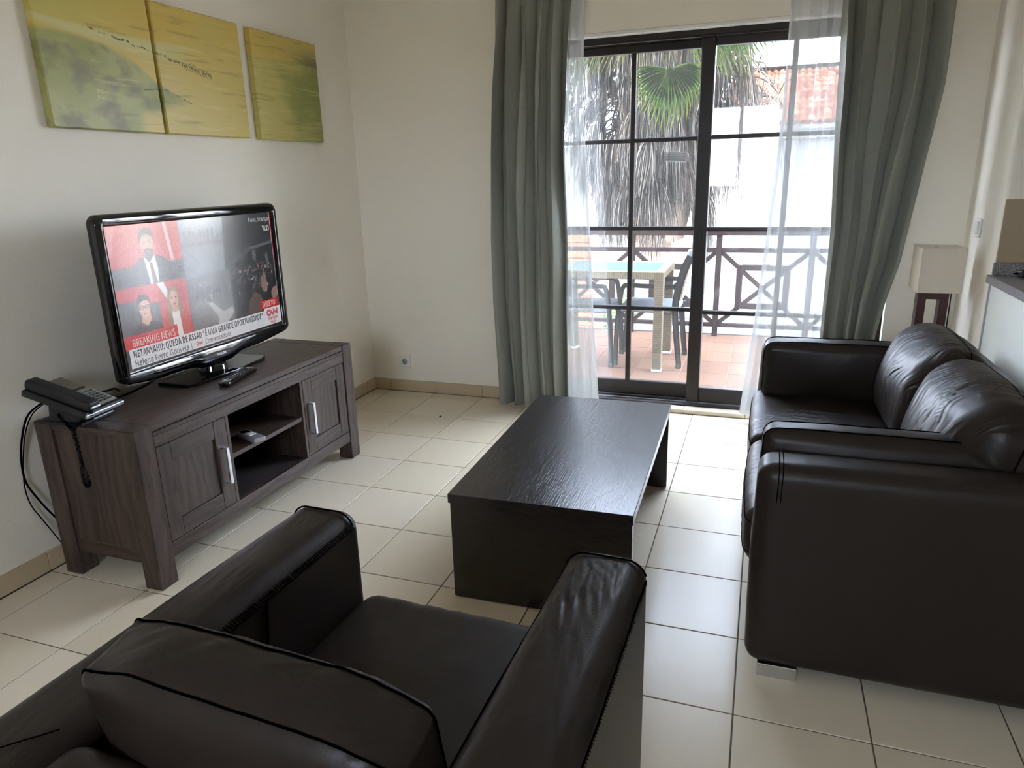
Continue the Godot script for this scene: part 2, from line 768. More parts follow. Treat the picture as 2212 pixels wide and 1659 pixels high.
	var dead := [rgb(236, 224, 208), rgb(216, 203, 188), rgb(180, 168, 156), rgb(248, 240, 228), rgb(220, 199, 176)]
	for k in 5:
		m = mat("frond_dead_%d" % k, dead[k], 0.9)
		m.backlight_enabled = true
		m.backlight = Color(0.25, 0.22, 0.2)
	m = mat("shrub_leaf", rgb(84, 110, 56), 0.6)
	m = mat("paving", rgb(168, 160, 148), 0.9)
	m = mat("brick", rgb(178, 96, 66), 0.85)
	m = mat("window_glass", rgb(120, 142, 156), 0.08, 0.0, 0.7)
	m = mat("window_frame_dark", rgb(70, 72, 74), 0.5)


# ------------------------------------------------------------------ shell
func tile_mesh(x0: float, z0: float, x1: float, z1: float, th := 0.009, bev := 0.0012) -> MB:
	return MB.new().box(Vector3(x0, -th, z0), Vector3(x1, 0, z1), bev)


func build_shell() -> void:
	var X1 := 5.4
	var Z1 := 6.0
	var H := 2.62
	# floor: a bed of grout with every tile set on it
	var fl := obj("floor", MB.new().box(Vector3(-0.2, -0.2, -0.02), Vector3(X1 + 0.2, -0.0025, Z1 + 0.2), 0.0), M.grout)
	struct(fl)
	var r := rng(4)
	var shared := {}
	var g := 0.002
	var ci := -1
	while 0.461 + T * ci < 4.4:
		var xa := 0.131 + T * (ci)
		xa = 0.461 + T * (ci - 1)
		var xb := xa + T
		xa = maxf(xa, 0.011)
		xb = minf(xb, 4.42)
		for ri in range(0, 19):
			var za := 0.1106 + T * (ri - 1)
			var zb := minf(za + T, Z1)
			za = maxf(za, 0.011)
			if zb - za < 0.02 or xb - xa < 0.02:
				continue
			var sz := Vector2(snappedf(xb - xa, 0.001), snappedf(zb - za, 0.001))
			if not shared.has(sz):
				shared[sz] = tile_mesh(-sz.x / 2 + g, -sz.y / 2 + g, sz.x / 2 - g, sz.y / 2 - g).mesh()
			obj("tile", shared[sz], M["floor_tile_%d" % r.randi_range(0, 3)], fl, Vector3((xa + xb) / 2, r.randf_range(-0.0004, 0.0), (za + zb) / 2))
		ci += 1
	# walls
	var W: StandardMaterial3D = M.wall_paint
	struct(obj("wall_left", MB.new().box(Vector3(-0.2, -0.2, -0.3), Vector3(0, H, Z1), 0.0), W))
	var wb := MB.new()                               # window wall with the door opening x 1.14..3.05, y 0..2.075
	wb.box(Vector3(-0.2, -0.2, -0.28), Vector3(1.14, H, 0), 0.0)
	wb.box(Vector3(3.05, -0.2, -0.28), Vector3(3.37, H, 0), 0.0)
	wb.box(Vector3(1.14, 2.078, -0.28), Vector3(3.05, H, 0), 0.003)
	struct(obj("wall_back", wb, W))
	var pier := MB.new()
	pier.at(Transform3D(Basis(Vector3(1, 0, 0), Vector3(0, 0, -1), Vector3(0, 1, 0)), Vector3.ZERO))
	pier.prism(rrect(3.36, -0.52, 5.6, 0.28, [0.025, 0, 0, 0], 5), -0.2, H, 0.0)
	struct(obj("wall_right", pier, W))
	struct(obj("wall_kitchen", MB.new().box(Vector3(X1, -0.2, 0.52), Vector3(X1 + 0.2, H, Z1), 0.0), W))
	var wf := MB.new()                               # wall behind the viewer, with a window
	wf.box(Vector3(-0.2, -0.2, Z1), Vector3(1.55, H, Z1 + 0.2), 0.0)
	wf.box(Vector3(2.55, -0.2, Z1), Vector3(X1 + 0.2, H, Z1 + 0.2), 0.0)
	wf.box(Vector3(1.55, -0.2, Z1), Vector3(2.55, 1.1, Z1 + 0.2), 0.0)
	wf.box(Vector3(1.55, 2.2, Z1), Vector3(2.55, H, Z1 + 0.2), 0.0)
	struct(obj("wall_front", wf, W))
	var win := thing("window_1", "", "", Vector3(2.05, 1.1, Z1 + 0.1))
	win.remove_meta("label")
	win.remove_meta("category")
	struct(win)
	var wfr := MB.new()
	for q: float in [-0.475, 0.0, 0.475]:
		wfr.box(Vector3(q - 0.025, 0, -0.03), Vector3(q + 0.025, 1.1, 0.03), 0.003, 1)
	for q: float in [0.025, 1.075]:
		wfr.box(Vector3(-0.5, q - 0.025, -0.03), Vector3(0.5, q + 0.025, 0.03), 0.003, 0)
	obj("frame", wfr, M.door_frame, win)
	for q: float in [-0.2375, 0.2375]:
		obj("pane", MB.new().box(Vector3(q - 0.215, 0.04, -0.002), Vector3(q + 0.215, 1.06, 0.002), 0.0), M.pane, win)
	struct(obj("ceiling", MB.new().box(Vector3(-0.2, H, -0.3), Vector3(X1 + 0.2, H + 0.2, Z1 + 0.2), 0.0), M.ceiling_paint))
	# skirting tiles
	for side in 2:
		var bed := MB.new()
		var bb: MeshInstance3D
		if side == 0:
			bed.box(Vector3(0.0, 0, 0), Vector3(1.14, 0.070, 0.005), 0.0)
			bb = obj("baseboard_back", bed, M.grout)
		else:
			bed.box(Vector3(0.0, 0, 0), Vector3(0.005, 0.070, Z1), 0.0)
			bb = obj("baseboard_left", bed, M.grout)
		struct(bb)
		var at := 0.461 - T if side == 0 else 0.1106
		var start := 0.0
		var stop := 1.14 if side == 0 else Z1
		var a := start
		while a < stop - 0.01:
			var b := minf(at if at > a + 0.01 else at + T, stop)
			if b <= a + 0.01:
				at += T
				continue
			var t := MB.new()
			if side == 0:
				t.box(Vector3(a + 0.001, 0.002, 0.0), Vector3(b - 0.001, 0.077, 0.010), 0.002)
			else:
				t.box(Vector3(0.0, 0.002, a + 0.001), Vector3(0.010, 0.077, b - 0.001), 0.002)
			obj("tile", t, M.skirting_tile, bb)
			a = b
			at = b + T
	# white plaster edge over the door and the pale sill tiles in front of its track
	struct(obj("trim_1", MB.new().box(Vector3(1.14, 2.062, -0.05), Vector3(3.05, 2.0785, 0.004), 0.002), M.white_plastic))
	var sill := obj("trim_2", MB.new().box(Vector3(1.14, -0.01, -0.20), Vector3(3.05, 0.012, 0.012), 0.0), M.grout)
	struct(sill)
	var x := 1.14
	for b: float in [1.43, 1.75, 2.055, 2.40, 2.72, 3.05]:
		obj("tile", MB.new().box(Vector3(x + 0.001, 0, -0.2), Vector3(b - 0.001, 0.027, 0.016), 0.004), M.floor_tile_2, sill)
		x = b


# ------------------------------------------------------------------ sliding door
func build_door() -> void:
	var d := thing("door_1", "", "")
	d.remove_meta("label")
	d.remove_meta("category")
	struct(d)
	var F: StandardMaterial3D = M.door_frame
	var fr := MB.new()
	fr.box(Vector3(1.14, 0.0, -0.24), Vector3(1.19, 2.062, -0.055), 0.003, 1)
	fr.box(Vector3(3.0, 0.0, -0.24), Vector3(3.05, 2.062, -0.055), 0.003, 1)
	fr.box(Vector3(1.14, 2.035, -0.24), Vector3(3.05, 2.078, -0.055), 0.003)
	fr.box(Vector3(1.19, 2.028, -0.075), Vector3(3.0, 2.036, -0.055), 0.001)
	fr.box(Vector3(1.14, 0.0, -0.24), Vector3(3.05, 0.036, -0.052), 0.003)
	obj("frame", fr, F, d)
	var track := MB.new()
	track.box(Vector3(1.19, 0.036, -0.164), Vector3(3.0, 0.044, -0.158), 0.001)
	track.box(Vector3(1.19, 0.036, -0.100), Vector3(3.0, 0.044, -0.094), 0.001)
	obj("track", track, M.brushed_steel, d)
	# each sash: x0, x1, z of its middle, stiles, muntin
	for k in 2:
		var x0: float = [1.19, 2.058][k]
		var x1: float = [2.128, 3.0][k]
		var z: float = [-0.170, -0.105][k]
		var sw := 0.072
		var sash := MB.new()
		var top: float = [2.032, 2.030][k]
		var gt: float = [1.990, 1.986][k]
		sash.box(Vector3(x0, 0.046, z - 0.022), Vector3(x0 + sw, top, z + 0.022), 0.004, 1)
		sash.box(Vector3(x1 - sw, 0.046, z - 0.022), Vector3(x1, top, z + 0.022), 0.004, 1)
		sash.box(Vector3(x0 + sw, gt, z - 0.021), Vector3(x1 - sw, top, z + 0.021), 0.004)
		sash.box(Vector3(x0 + sw, 0.046, z - 0.021), Vector3(x1 - sw, 0.135, z + 0.021), 0.004)
		var sn := obj("sash", sash, F, d)
		var ga := x0 + sw
		var gb := x1 - sw
		var mx: float = [1.694, 2.52][k]
		for y: float in [1.537, 1.053, 0.585]:
			for f: float in [-1.0, 1.0]:
				var bar := MB.new()
				bar.box(Vector3(ga, y - 0.011, z + f * 0.010 - 0.005), Vector3(gb, y + 0.011, z + f * 0.010 + 0.005), 0.003)
				obj("muntin", bar, F, sn)
		for f: float in [-1.0, 1.0]:
			var bar := MB.new()
			bar.box(Vector3(mx - 0.014, 0.135, z + f * 0.011 - 0.005), Vector3(mx + 0.014, gt, z + f * 0.011 + 0.005), 0.003, 1)
			obj("muntin", bar, F, sn)
		obj("pane", MB.new().box(Vector3(ga - 0.004, 0.131, z - 0.002), Vector3(gb + 0.004, gt + 0.004, z + 0.002), 0.0), M.pane, sn)
	# lock lever plate on the meeting stile
	obj("lock_plate", MB.new().box(Vector3(2.085, 0.93, -0.083), Vector3(2.105, 1.07, -0.079), 0.002), M.door_frame, d)
	# notice stuck on the glass
	var im := Image.create(256, 96, false, Image.FORMAT_RGBA8)
	im.fill(Color(0.62, 0.62, 0.6, 0.75))
	for k in 5:
		rct(im, 14, 12 + k * 16, 242 - (k % 2) * 30, 17 + k * 16, Color(0.36, 0.36, 0.36, 0.9))
	rct(im, 0, 0, 256, 4, Color(0.9, 0.9, 0.9, 0.9))
	rct(im, 0, 92, 256, 96, Color(0.9, 0.9, 0.9, 0.9))
	var sm := mat("sticker_film", Color.WHITE, 0.6)
	sm.albedo_texture = tex(im)
	sm.transparency = BaseMaterial3D.TRANSPARENCY_ALPHA
	var st := MB.new()
	st.face([Vector3(-0.061, -0.027, 0), Vector3(0.061, -0.027, 0), Vector3(0.061, 0.027, 0), Vector3(-0.061, 0.027, 0)], [Vector2(0, 1), Vector2(1, 1), Vector2(1, 0), Vector2(0, 0)])
	var so := obj("notice_sticker", st, sm, null, Vector3(1.931, 1.445, -0.166))
	so.rotation.z = -0.06
	tag(so, "small grey printed notice sticker on the left glass door panel", "sticker")


# ------------------------------------------------------------------ TV cabinet  (x 0.075..0.527, z 1.078..2.408, height 0.592)
func build_tv_cabinet() -> void:
	var W: StandardMaterial3D = M.cabinet_wood
	var L := 1.33
	var D := 0.452
	var H := 0.592
	# local frame: origin at the near front foot on the floor, x = -depth .. 0, z = -L .. 0
	var c := thing("tv_cabinet", "long dark brown wooden television cabinet with two doors and open middle shelves", "cabinet", Vector3(0.527, 0, 2.408))
	var P := 0.076
	for a: float in [0.0, -(L - P)]:
		for b: float in [0.0, -(D - P)]:
			var m := MB.new().box(Vector3(b - P, 0, a - P), Vector3(b, H, a), 0.003, 1, Vector2(a * 3.7, b * 2.3))
			obj("leg", m, W, c)
	obj("top", MB.new().box(Vector3(-D + 0.03, H - 0.024, -L + P), Vector3(-0.004, H - 0.0005, -P), 0.002, 2), W, c)
	for a: float in [-P, -L]:
		pass
	# end strips of the top and a back strip, split from the board by thin grooves
	obj("top_strip", MB.new().box(Vector3(-D + P, H - 0.024, -P + 0.001), Vector3(-P, H - 0.0005, -0.003), 0.002, 0), W, c)
	obj("top_strip", MB.new().box(Vector3(-D + P, H - 0.024, -L + 0.003), Vector3(-P, H - 0.0005, -L + P - 0.001), 0.002, 0), W, c)
	obj("top_strip", MB.new().box(Vector3(-D, H - 0.024, -L + P + 0.001), Vector3(-D + 0.029, H - 0.0005, -P - 0.001), 0.002, 2), W, c)
	obj("top_lip", MB.new().box(Vector3(-0.04, H - 0.041, -L + P + 0.0005), Vector3(-0.0025, H - 0.026, -P - 0.0005), 0.001, 2, Vector2(0.2, 0.3)), W, c)
	obj("apron", MB.new().box(Vector3(-0.03, 0.510, -L + P + 0.0005), Vector3(-0.003, H - 0.042, -P - 0.0005), 0.0012, 2, Vector2(0.3, 0.1)), W, c)
	obj("bottom_rail", MB.new().box(Vector3(-0.03, 0.094, -L + P + 0.0005), Vector3(-0.004, 0.147, -P - 0.0005), 0.0015, 2, Vector2(0.7, 0.5)), W, c)
	# carcase: ends, floor, back, dividers, shelf
	for a: float in [-0.010, -L + 0.028]:
		var e := MB.new().box(Vector3(-D + P, 0.14, a - 0.018), Vector3(-P, H - 0.025, a), 0.001, 1, Vector2(a, 0.4))
		obj("end_panel", e, W, c)
	for a: float in [-0.008, -L + 0.026]:
		obj("end_rail", MB.new().box(Vector3(-D + P, 0.094, a - 0.02), Vector3(-P, 0.146, a), 0.0015, 0), W, c)
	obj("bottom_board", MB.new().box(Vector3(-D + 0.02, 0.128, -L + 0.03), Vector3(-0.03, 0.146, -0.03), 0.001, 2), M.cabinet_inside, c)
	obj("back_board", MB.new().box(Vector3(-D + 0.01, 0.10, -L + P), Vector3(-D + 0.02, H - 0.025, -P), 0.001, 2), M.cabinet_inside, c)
	for s: float in [0.420, 0.898]:
		obj("divider", MB.new().box(Vector3(-D + 0.03, 0.147, -s - 0.016), Vector3(-0.006, 0.511, -s), 0.001, 1), W, c)
	obj("shelf", MB.new().box(Vector3(-D + 0.03, 0.326, -0.897), Vector3(-0.012, 0.344, -0.437), 0.001, 2), W, c)
	# doors: outer stiles, rails, panel, steel handle
	for k in 2:
		var s0: float = [0.079, 0.916][k]
		var s1: float = [0.418, 1.250][k]
		var d := Node3D.new()
		d.name = "door" if k == 0 else "door_001"
		c.add_child(d)
		var wd := s1 - s0
		var st := 0.064
		var y0 := 0.150
		var y1 := 0.507
		var rl := 0.066
		# local of the door: z runs from -s0 to -s1
		for q in 2:
			var za := s0 if q == 0 else s1 - st
			obj("stile", MB.new().box(Vector3(-0.026, y0, -(za + st)), Vector3(-0.005, y1, -za), 0.0012, 1, Vector2(za * 5, 0.2)), W, d)
		for q in 2:
			var ya := y0 if q == 0 else y1 - rl
			obj("rail", MB.new().box(Vector3(-0.026, ya, -(s1 - st - 0.0006)), Vector3(-0.0055, ya + rl, -(s0 + st + 0.0006)), 0.0012, 2, Vector2(ya * 3, 0.6)), W, d)
		obj("panel", MB.new().box(Vector3(-0.024, y0 + rl + 0.001, -(s1 - st - 0.001)), Vector3(-0.0125, y1 - rl - 0.001, -(s0 + st + 0.001)), 0.0008, 1, Vector2(s0, 0.9)), W, d)
		var hs := s1 - 0.033 if k == 0 else s0 + 0.040
		var h := MB.new()
		h.box(Vector3(0.014, 0.247, -hs - 0.008), Vector3(0.020, 0.396, -hs + 0.008), 0.0015)
		h.box(Vector3(-0.006, 0.390, -hs - 0.008), Vector3(0.014, 0.396, -hs + 0.008), 0.001)
		h.box(Vector3(-0.006, 0.247, -hs - 0.008), Vector3(0.014, 0.253, -hs + 0.008), 0.001)
		obj("handle", h, M.brushed_steel, d)


# ------------------------------------------------------------------ television
func screen_picture() -> ImageTexture:
	var w := 1280
	var h := 720
	var im := Image.create(w, h, false, Image.FORMAT_RGB8)
	im.fill(rgb(26, 27, 32))
	var red := rgb(206, 44, 46)
	var r := rng(8)
	# right: street scene, pale on its left, a dark crowd on its right
	var px := 481
	rct(im, px, 0, w, 610, rgb(30, 31, 36))
	rct(im, px, 0, 830, 330, rgb(120, 132, 146))
	poly_fill(im, [Vector2(px, 0), Vector2(850, 0), Vector2(800, 130), Vector2(px, 120)], rgb(156, 172, 188))
	for k in 46:
		var x := r.randf_range(px, 820)
		rct(im, x, 60 + r.randf() * 50, x + 8 + r.randf() * 18, 128, rgb(112, 124, 138))
	rct(im, px, 128, 815, 146, rgb(92, 102, 116))
	for k in 14:
		rct(im, px + 110 + k * 17, 160, px + 116 + k * 17, 300, rgb(150, 154, 156))
	poly_fill(im, [Vector2(830, 0), Vector2(1280, 0), Vector2(1280, 170), Vector2(1050, 190), Vector2(880, 260), Vector2(800, 330)], rgb(44, 46, 52))
	poly_fill(im, [Vector2(870, 262), Vector2(1040, 196), Vector2(1268, 172), Vector2(1268, 192), Vector2(1050, 214), Vector2(880, 276)], rgb(84, 88, 94))
	rct(im, 1060, 214, 1092, 280, rgb(86, 90, 96))
	poly_fill(im, [Vector2(1180, 250), Vector2(1206, 246), Vector2(1222, 360), Vector2(1186, 362)], rgb(88, 88, 88))
	poly_fill(im, [Vector2(px, 320), Vector2(830, 300), Vector2(840, 610), Vector2(px, 610)], rgb(104, 106, 108))
	for k in 150:
		var c := Vector2(r.randf_range(500, 1240), r.randf_range(330, 470))
		var g := r.randf_range(30, 190)
		ell(im, c, r.randf_range(3, 10), r.randf_range(4, 13), rgb(g, g, g + 4))
	for k in 60:
		var c := Vector2(r.randf_range(850, 1250), r.randf_range(350, 600))
		ell(im, c, r.randf_range(12, 34), r.randf_range(14, 44), rgb(18 + r.randf() * 14, 18 + r.randf() * 12, 22 + r.randf() * 14))
	for k in 40:
		var c := Vector2(r.randf_range(850, 1230), r.randf_range(300, 440))
		ell(im, c, 5, 8, rgb(110 + r.randf() * 60, 90 + r.randf() * 40, 84 + r.randf() * 30))
	# raised hands
	poly_fill(im, [Vector2(1108, 440), Vector2(1120, 400), Vector2(1126, 372), Vector2(1136, 404), Vector2(1146, 366), Vector2(1156, 366), Vector2(1166, 404), Vector2(1172, 450), Vector2(1160, 490), Vector2(1124, 484)], rgb(140, 112, 108))
	poly_fill(im, [Vector2(1200, 500), Vector2(1214, 476), Vector2(1260, 462), Vector2(1268, 520), Vector2(1240, 548), Vector2(1206, 540)], rgb(150, 118, 112))
	poly_fill(im, [Vector2(960, 610), Vector2(980, 520), Vector2(1040, 470), Vector2(1096, 500), Vector2(1110, 560), Vector2(1090, 610)], rgb(92, 76, 68))
	poly_fill(im, [Vector2(620, 470), Vector2(650, 466), Vector2(740, 540), Vector2(820, 520), Vector2(830, 560), Vector2(760, 610), Vector2(690, 610), Vector2(690, 560)], rgb(176, 176, 176))
	poly_fill(im, [Vector2(1262, 0), Vector2(1276, 0), Vector2(1276, 330), Vector2(1268, 330)], rgb(150, 26, 44))
	rct(im, 1176, 64, 1262, 124, rgb(20, 20, 22))
	text(im, "Paris, França", 1062, 24, 1254, 58, rgb(236, 236, 236), 400)
	text(im, "16:21", 1186, 76, 1254, 112, rgb(240, 240, 240), 700)
	# upper left box: presenter in a dark suit
	rct(im, 0, 0, px, 304, rgb(70, 72, 80))
	rct(im, 0, 0, px - 2, 205, red)
	poly_fill(im, [Vector2(18, 0), Vector2(70, 0), Vector2(20, 150), Vector2(8, 150)], rgb(226, 130, 130))
	poly_fill(im, [Vector2(372, 0), Vector2(396, 0), Vector2(420, 205), Vector2(398, 205)], rgb(232, 190, 194))
	rct(im, 0, 205, px - 2, 304, rgb(58, 62, 70))
	text(im, "WS • BREA", 8, 214, 130, 234, rgb(100, 104, 112), 700)
	text(im, "KING NEWS", 330, 196, 470, 216, rgb(106, 110, 118), 700)
	poly_fill(im, [Vector2(110, 304), Vector2(130, 210), Vector2(180, 176), Vector2(222, 160), Vector2(300, 160), Vector2(350, 178), Vector2(392, 214), Vector2(410, 304)], rgb(46, 50, 58))
	poly_fill(im, [Vector2(216, 160), Vector2(250, 196), Vector2(288, 158), Vector2(300, 230), Vector2(292, 304), Vector2(236, 304)], rgb(226, 226, 222))
	poly_fill(im, [Vector2(250, 196), Vector2(266, 196), Vector2(286, 304), Vector2(252, 304)], rgb(112, 96, 82))
	ell(im, Vector2(252, 96), 45, 70, rgb(200, 150, 128))
	poly_fill(im, [Vector2(204, 96), Vector2(202, 56), Vector2(222, 26), Vector2(256, 18), Vector2(290, 30), Vector2(302, 62), Vector2(298, 100), Vector2(290, 70), Vector2(262, 54), Vector2(226, 62), Vector2(214, 78)], rgb(40, 36, 38))
	poly_fill(im, [Vector2(222, 132), Vector2(250, 122), Vector2(284, 130), Vector2(280, 160), Vector2(254, 174), Vector2(230, 160)], rgb(82, 66, 62))
	ell(im, Vector2(234, 94), 7, 4, rgb(50, 40, 40))
	ell(im, Vector2(270, 92), 7, 4, rgb(50, 40, 40))
	ell(im, Vector2(254, 140), 12, 4, rgb(150, 96, 90))
	# lower left box: two commentators
	rct(im, 0, 304, px - 2, 610, rgb(86, 88, 94))
	rct(im, 0, 304, px - 2, 372, red)
	rct(im, 190, 304, px - 2, 400, rgb(214, 62, 62))
	rct(im, 270, 304, px - 2, 610, rgb(198, 46, 50))
	poly_fill(im, [Vector2(270, 304), Vector2(318, 304), Vector2(362, 410), Vector2(362, 430), Vector2(340, 420)], rgb(226, 230, 230))
	text(im, "NEWS •", 20, 440, 96, 456, rgb(120, 122, 128), 700)
	poly_fill(im, [Vector2(40, 610), Vector2(70, 520), Vector2(130, 486), Vector2(200, 480), Vector2(260, 520), Vector2(280, 610)], rgb(56, 58, 64))
	poly_fill(im, [Vector2(136, 486), Vector2(150, 440), Vector2(200, 440), Vector2(206, 480), Vector2(172, 510)], rgb(216, 168, 146))
	ell(im, Vector2(168, 416), 36, 52, rgb(226, 178, 154))
	poly_fill(im, [Vector2(128, 410), Vector2(124, 374), Vector2(146, 350), Vector2(178, 346), Vector2(206, 362), Vector2(210, 406), Vector2(200, 384), Vector2(170, 376), Vector2(142, 386)], rgb(40, 36, 36))
	for q: float in [150, 186]:
		ell(im, Vector2(q, 412), 16, 11, rgb(36, 32, 34))
		ell(im, Vector2(q, 412), 12, 8, rgb(190, 156, 148))
	rct(im, 164, 409, 172, 412, rgb(36, 32, 34))
	ell(im, Vector2(168, 446), 12, 4, rgb(190, 110, 104))
	poly_fill(im, [Vector2(312, 610), Vector2(320, 420), Vector2(338, 350), Vector2(372, 332), Vector2(404, 350), Vector2(420, 420), Vector2(436, 520), Vector2(430, 610)], rgb(150, 118, 88))
	ell(im, Vector2(372, 404), 31, 46, rgb(216, 164, 142))
	poly_fill(im, [Vector2(346, 466), Vector2(398, 462), Vector2(404, 610), Vector2(346, 610)], rgb(232, 226, 224))
	poly_fill(im, [Vector2(352, 440), Vector2(394, 440), Vector2(396, 470), Vector2(350, 474)], rgb(206, 154, 134))
	ell(im, Vector2(358, 396), 6, 4, rgb(60, 44, 40))
	ell(im, Vector2(388, 396), 6, 4, rgb(60, 44, 40))
	ell(im, Vector2(374, 430), 11, 6, rgb(166, 74, 72))
	poly_fill(im, [Vector2(400, 480), Vector2(440, 500), Vector2(462, 610), Vector2(404, 610)], rgb(196, 80, 70))
	# banners
	rct(im, 0, 540, 366, 610, red)
	text(im, "BREAKING NEWS", 58, 560, 344, 598, rgb(246, 236, 232), 400)
	rct(im, 26, 606, 1108, 704, rgb(222, 224, 230))
	text(im, "NETANYAHU: QUEDA DE ASSAD \"É UMA GRANDE OPORTUNIDADE\"", 50, 606, 1086, 660, rgb(30, 30, 36), 700)
	text(im, "Helena Ferro Gouveia", 52, 664, 424, 698, rgb(40, 40, 46), 400)
	rct(im, 446, 664, 449, 698, rgb(60, 60, 66))
	logo(im, 484, 666, 534, 692)
	text(im, "Comentadora", 556, 664, 772, 694, rgb(40, 40, 46), 400)
	rct(im, 1108, 594, 1272, 704, rgb(228, 228, 232))
	rct(im, 1076, 540, 1256, 594, rgb(202, 40, 40))
	text(im, "DIRETO", 1102, 550, 1226, 584, rgb(246, 238, 234), 400)
	logo(im, 1124, 604, 1246, 648)
	text(im, "PORTUGAL", 1132, 654, 1244, 674, rgb(176, 40, 44), 700)
	text(im, "15:21", 1156, 680, 1216, 698, rgb(176, 40, 44), 700)
	rct(im, 0, 704, w, h, rgb(30, 24, 24))
	return tex(im)


func logo(im: Image, x0: float, y0: float, x1: float, y1: float) -> void:     # three joined round-ended letters in red with a pale line inside
	var u := (x1 - x0) / 100.0
	var t := (y1 - y0) / 40.0
	var lines := [
		[Vector2(30, 8), Vector2(20, 6), Vector2(10, 12), Vector2(7, 20), Vector2(10, 28), Vector2(20, 34), Vector2(32, 33), Vector2(36, 24), Vector2(36, 8), Vector2(56, 32), Vector2(62, 32), Vector2(63, 8)],
		[Vector2(63, 8), Vector2(86, 32), Vector2(92, 30), Vector2(92, 7)]]
	for pas in 2:
		var col := rgb(196, 34, 40) if pas == 0 else rgb(232, 214, 214)
		var wd := 5.6 if pas == 0 else 1.0
		for ln in lines:
			for i in ln.size() - 1:
				var a: Vector2 = Vector2(x0 + ln[i].x * u, y0 + ln[i].y * t)
				var b: Vector2 = Vector2(x0 + ln[i + 1].x * u, y0 + ln[i + 1].y * t)
				var q := (b - a).normalized().orthogonal() * wd * u
				poly_fill(im, [a + q, b + q, b - q, a - q], col)
				ell(im, a, wd * u, wd * u, col)
				ell(im, b, wd * u, wd * u, col)


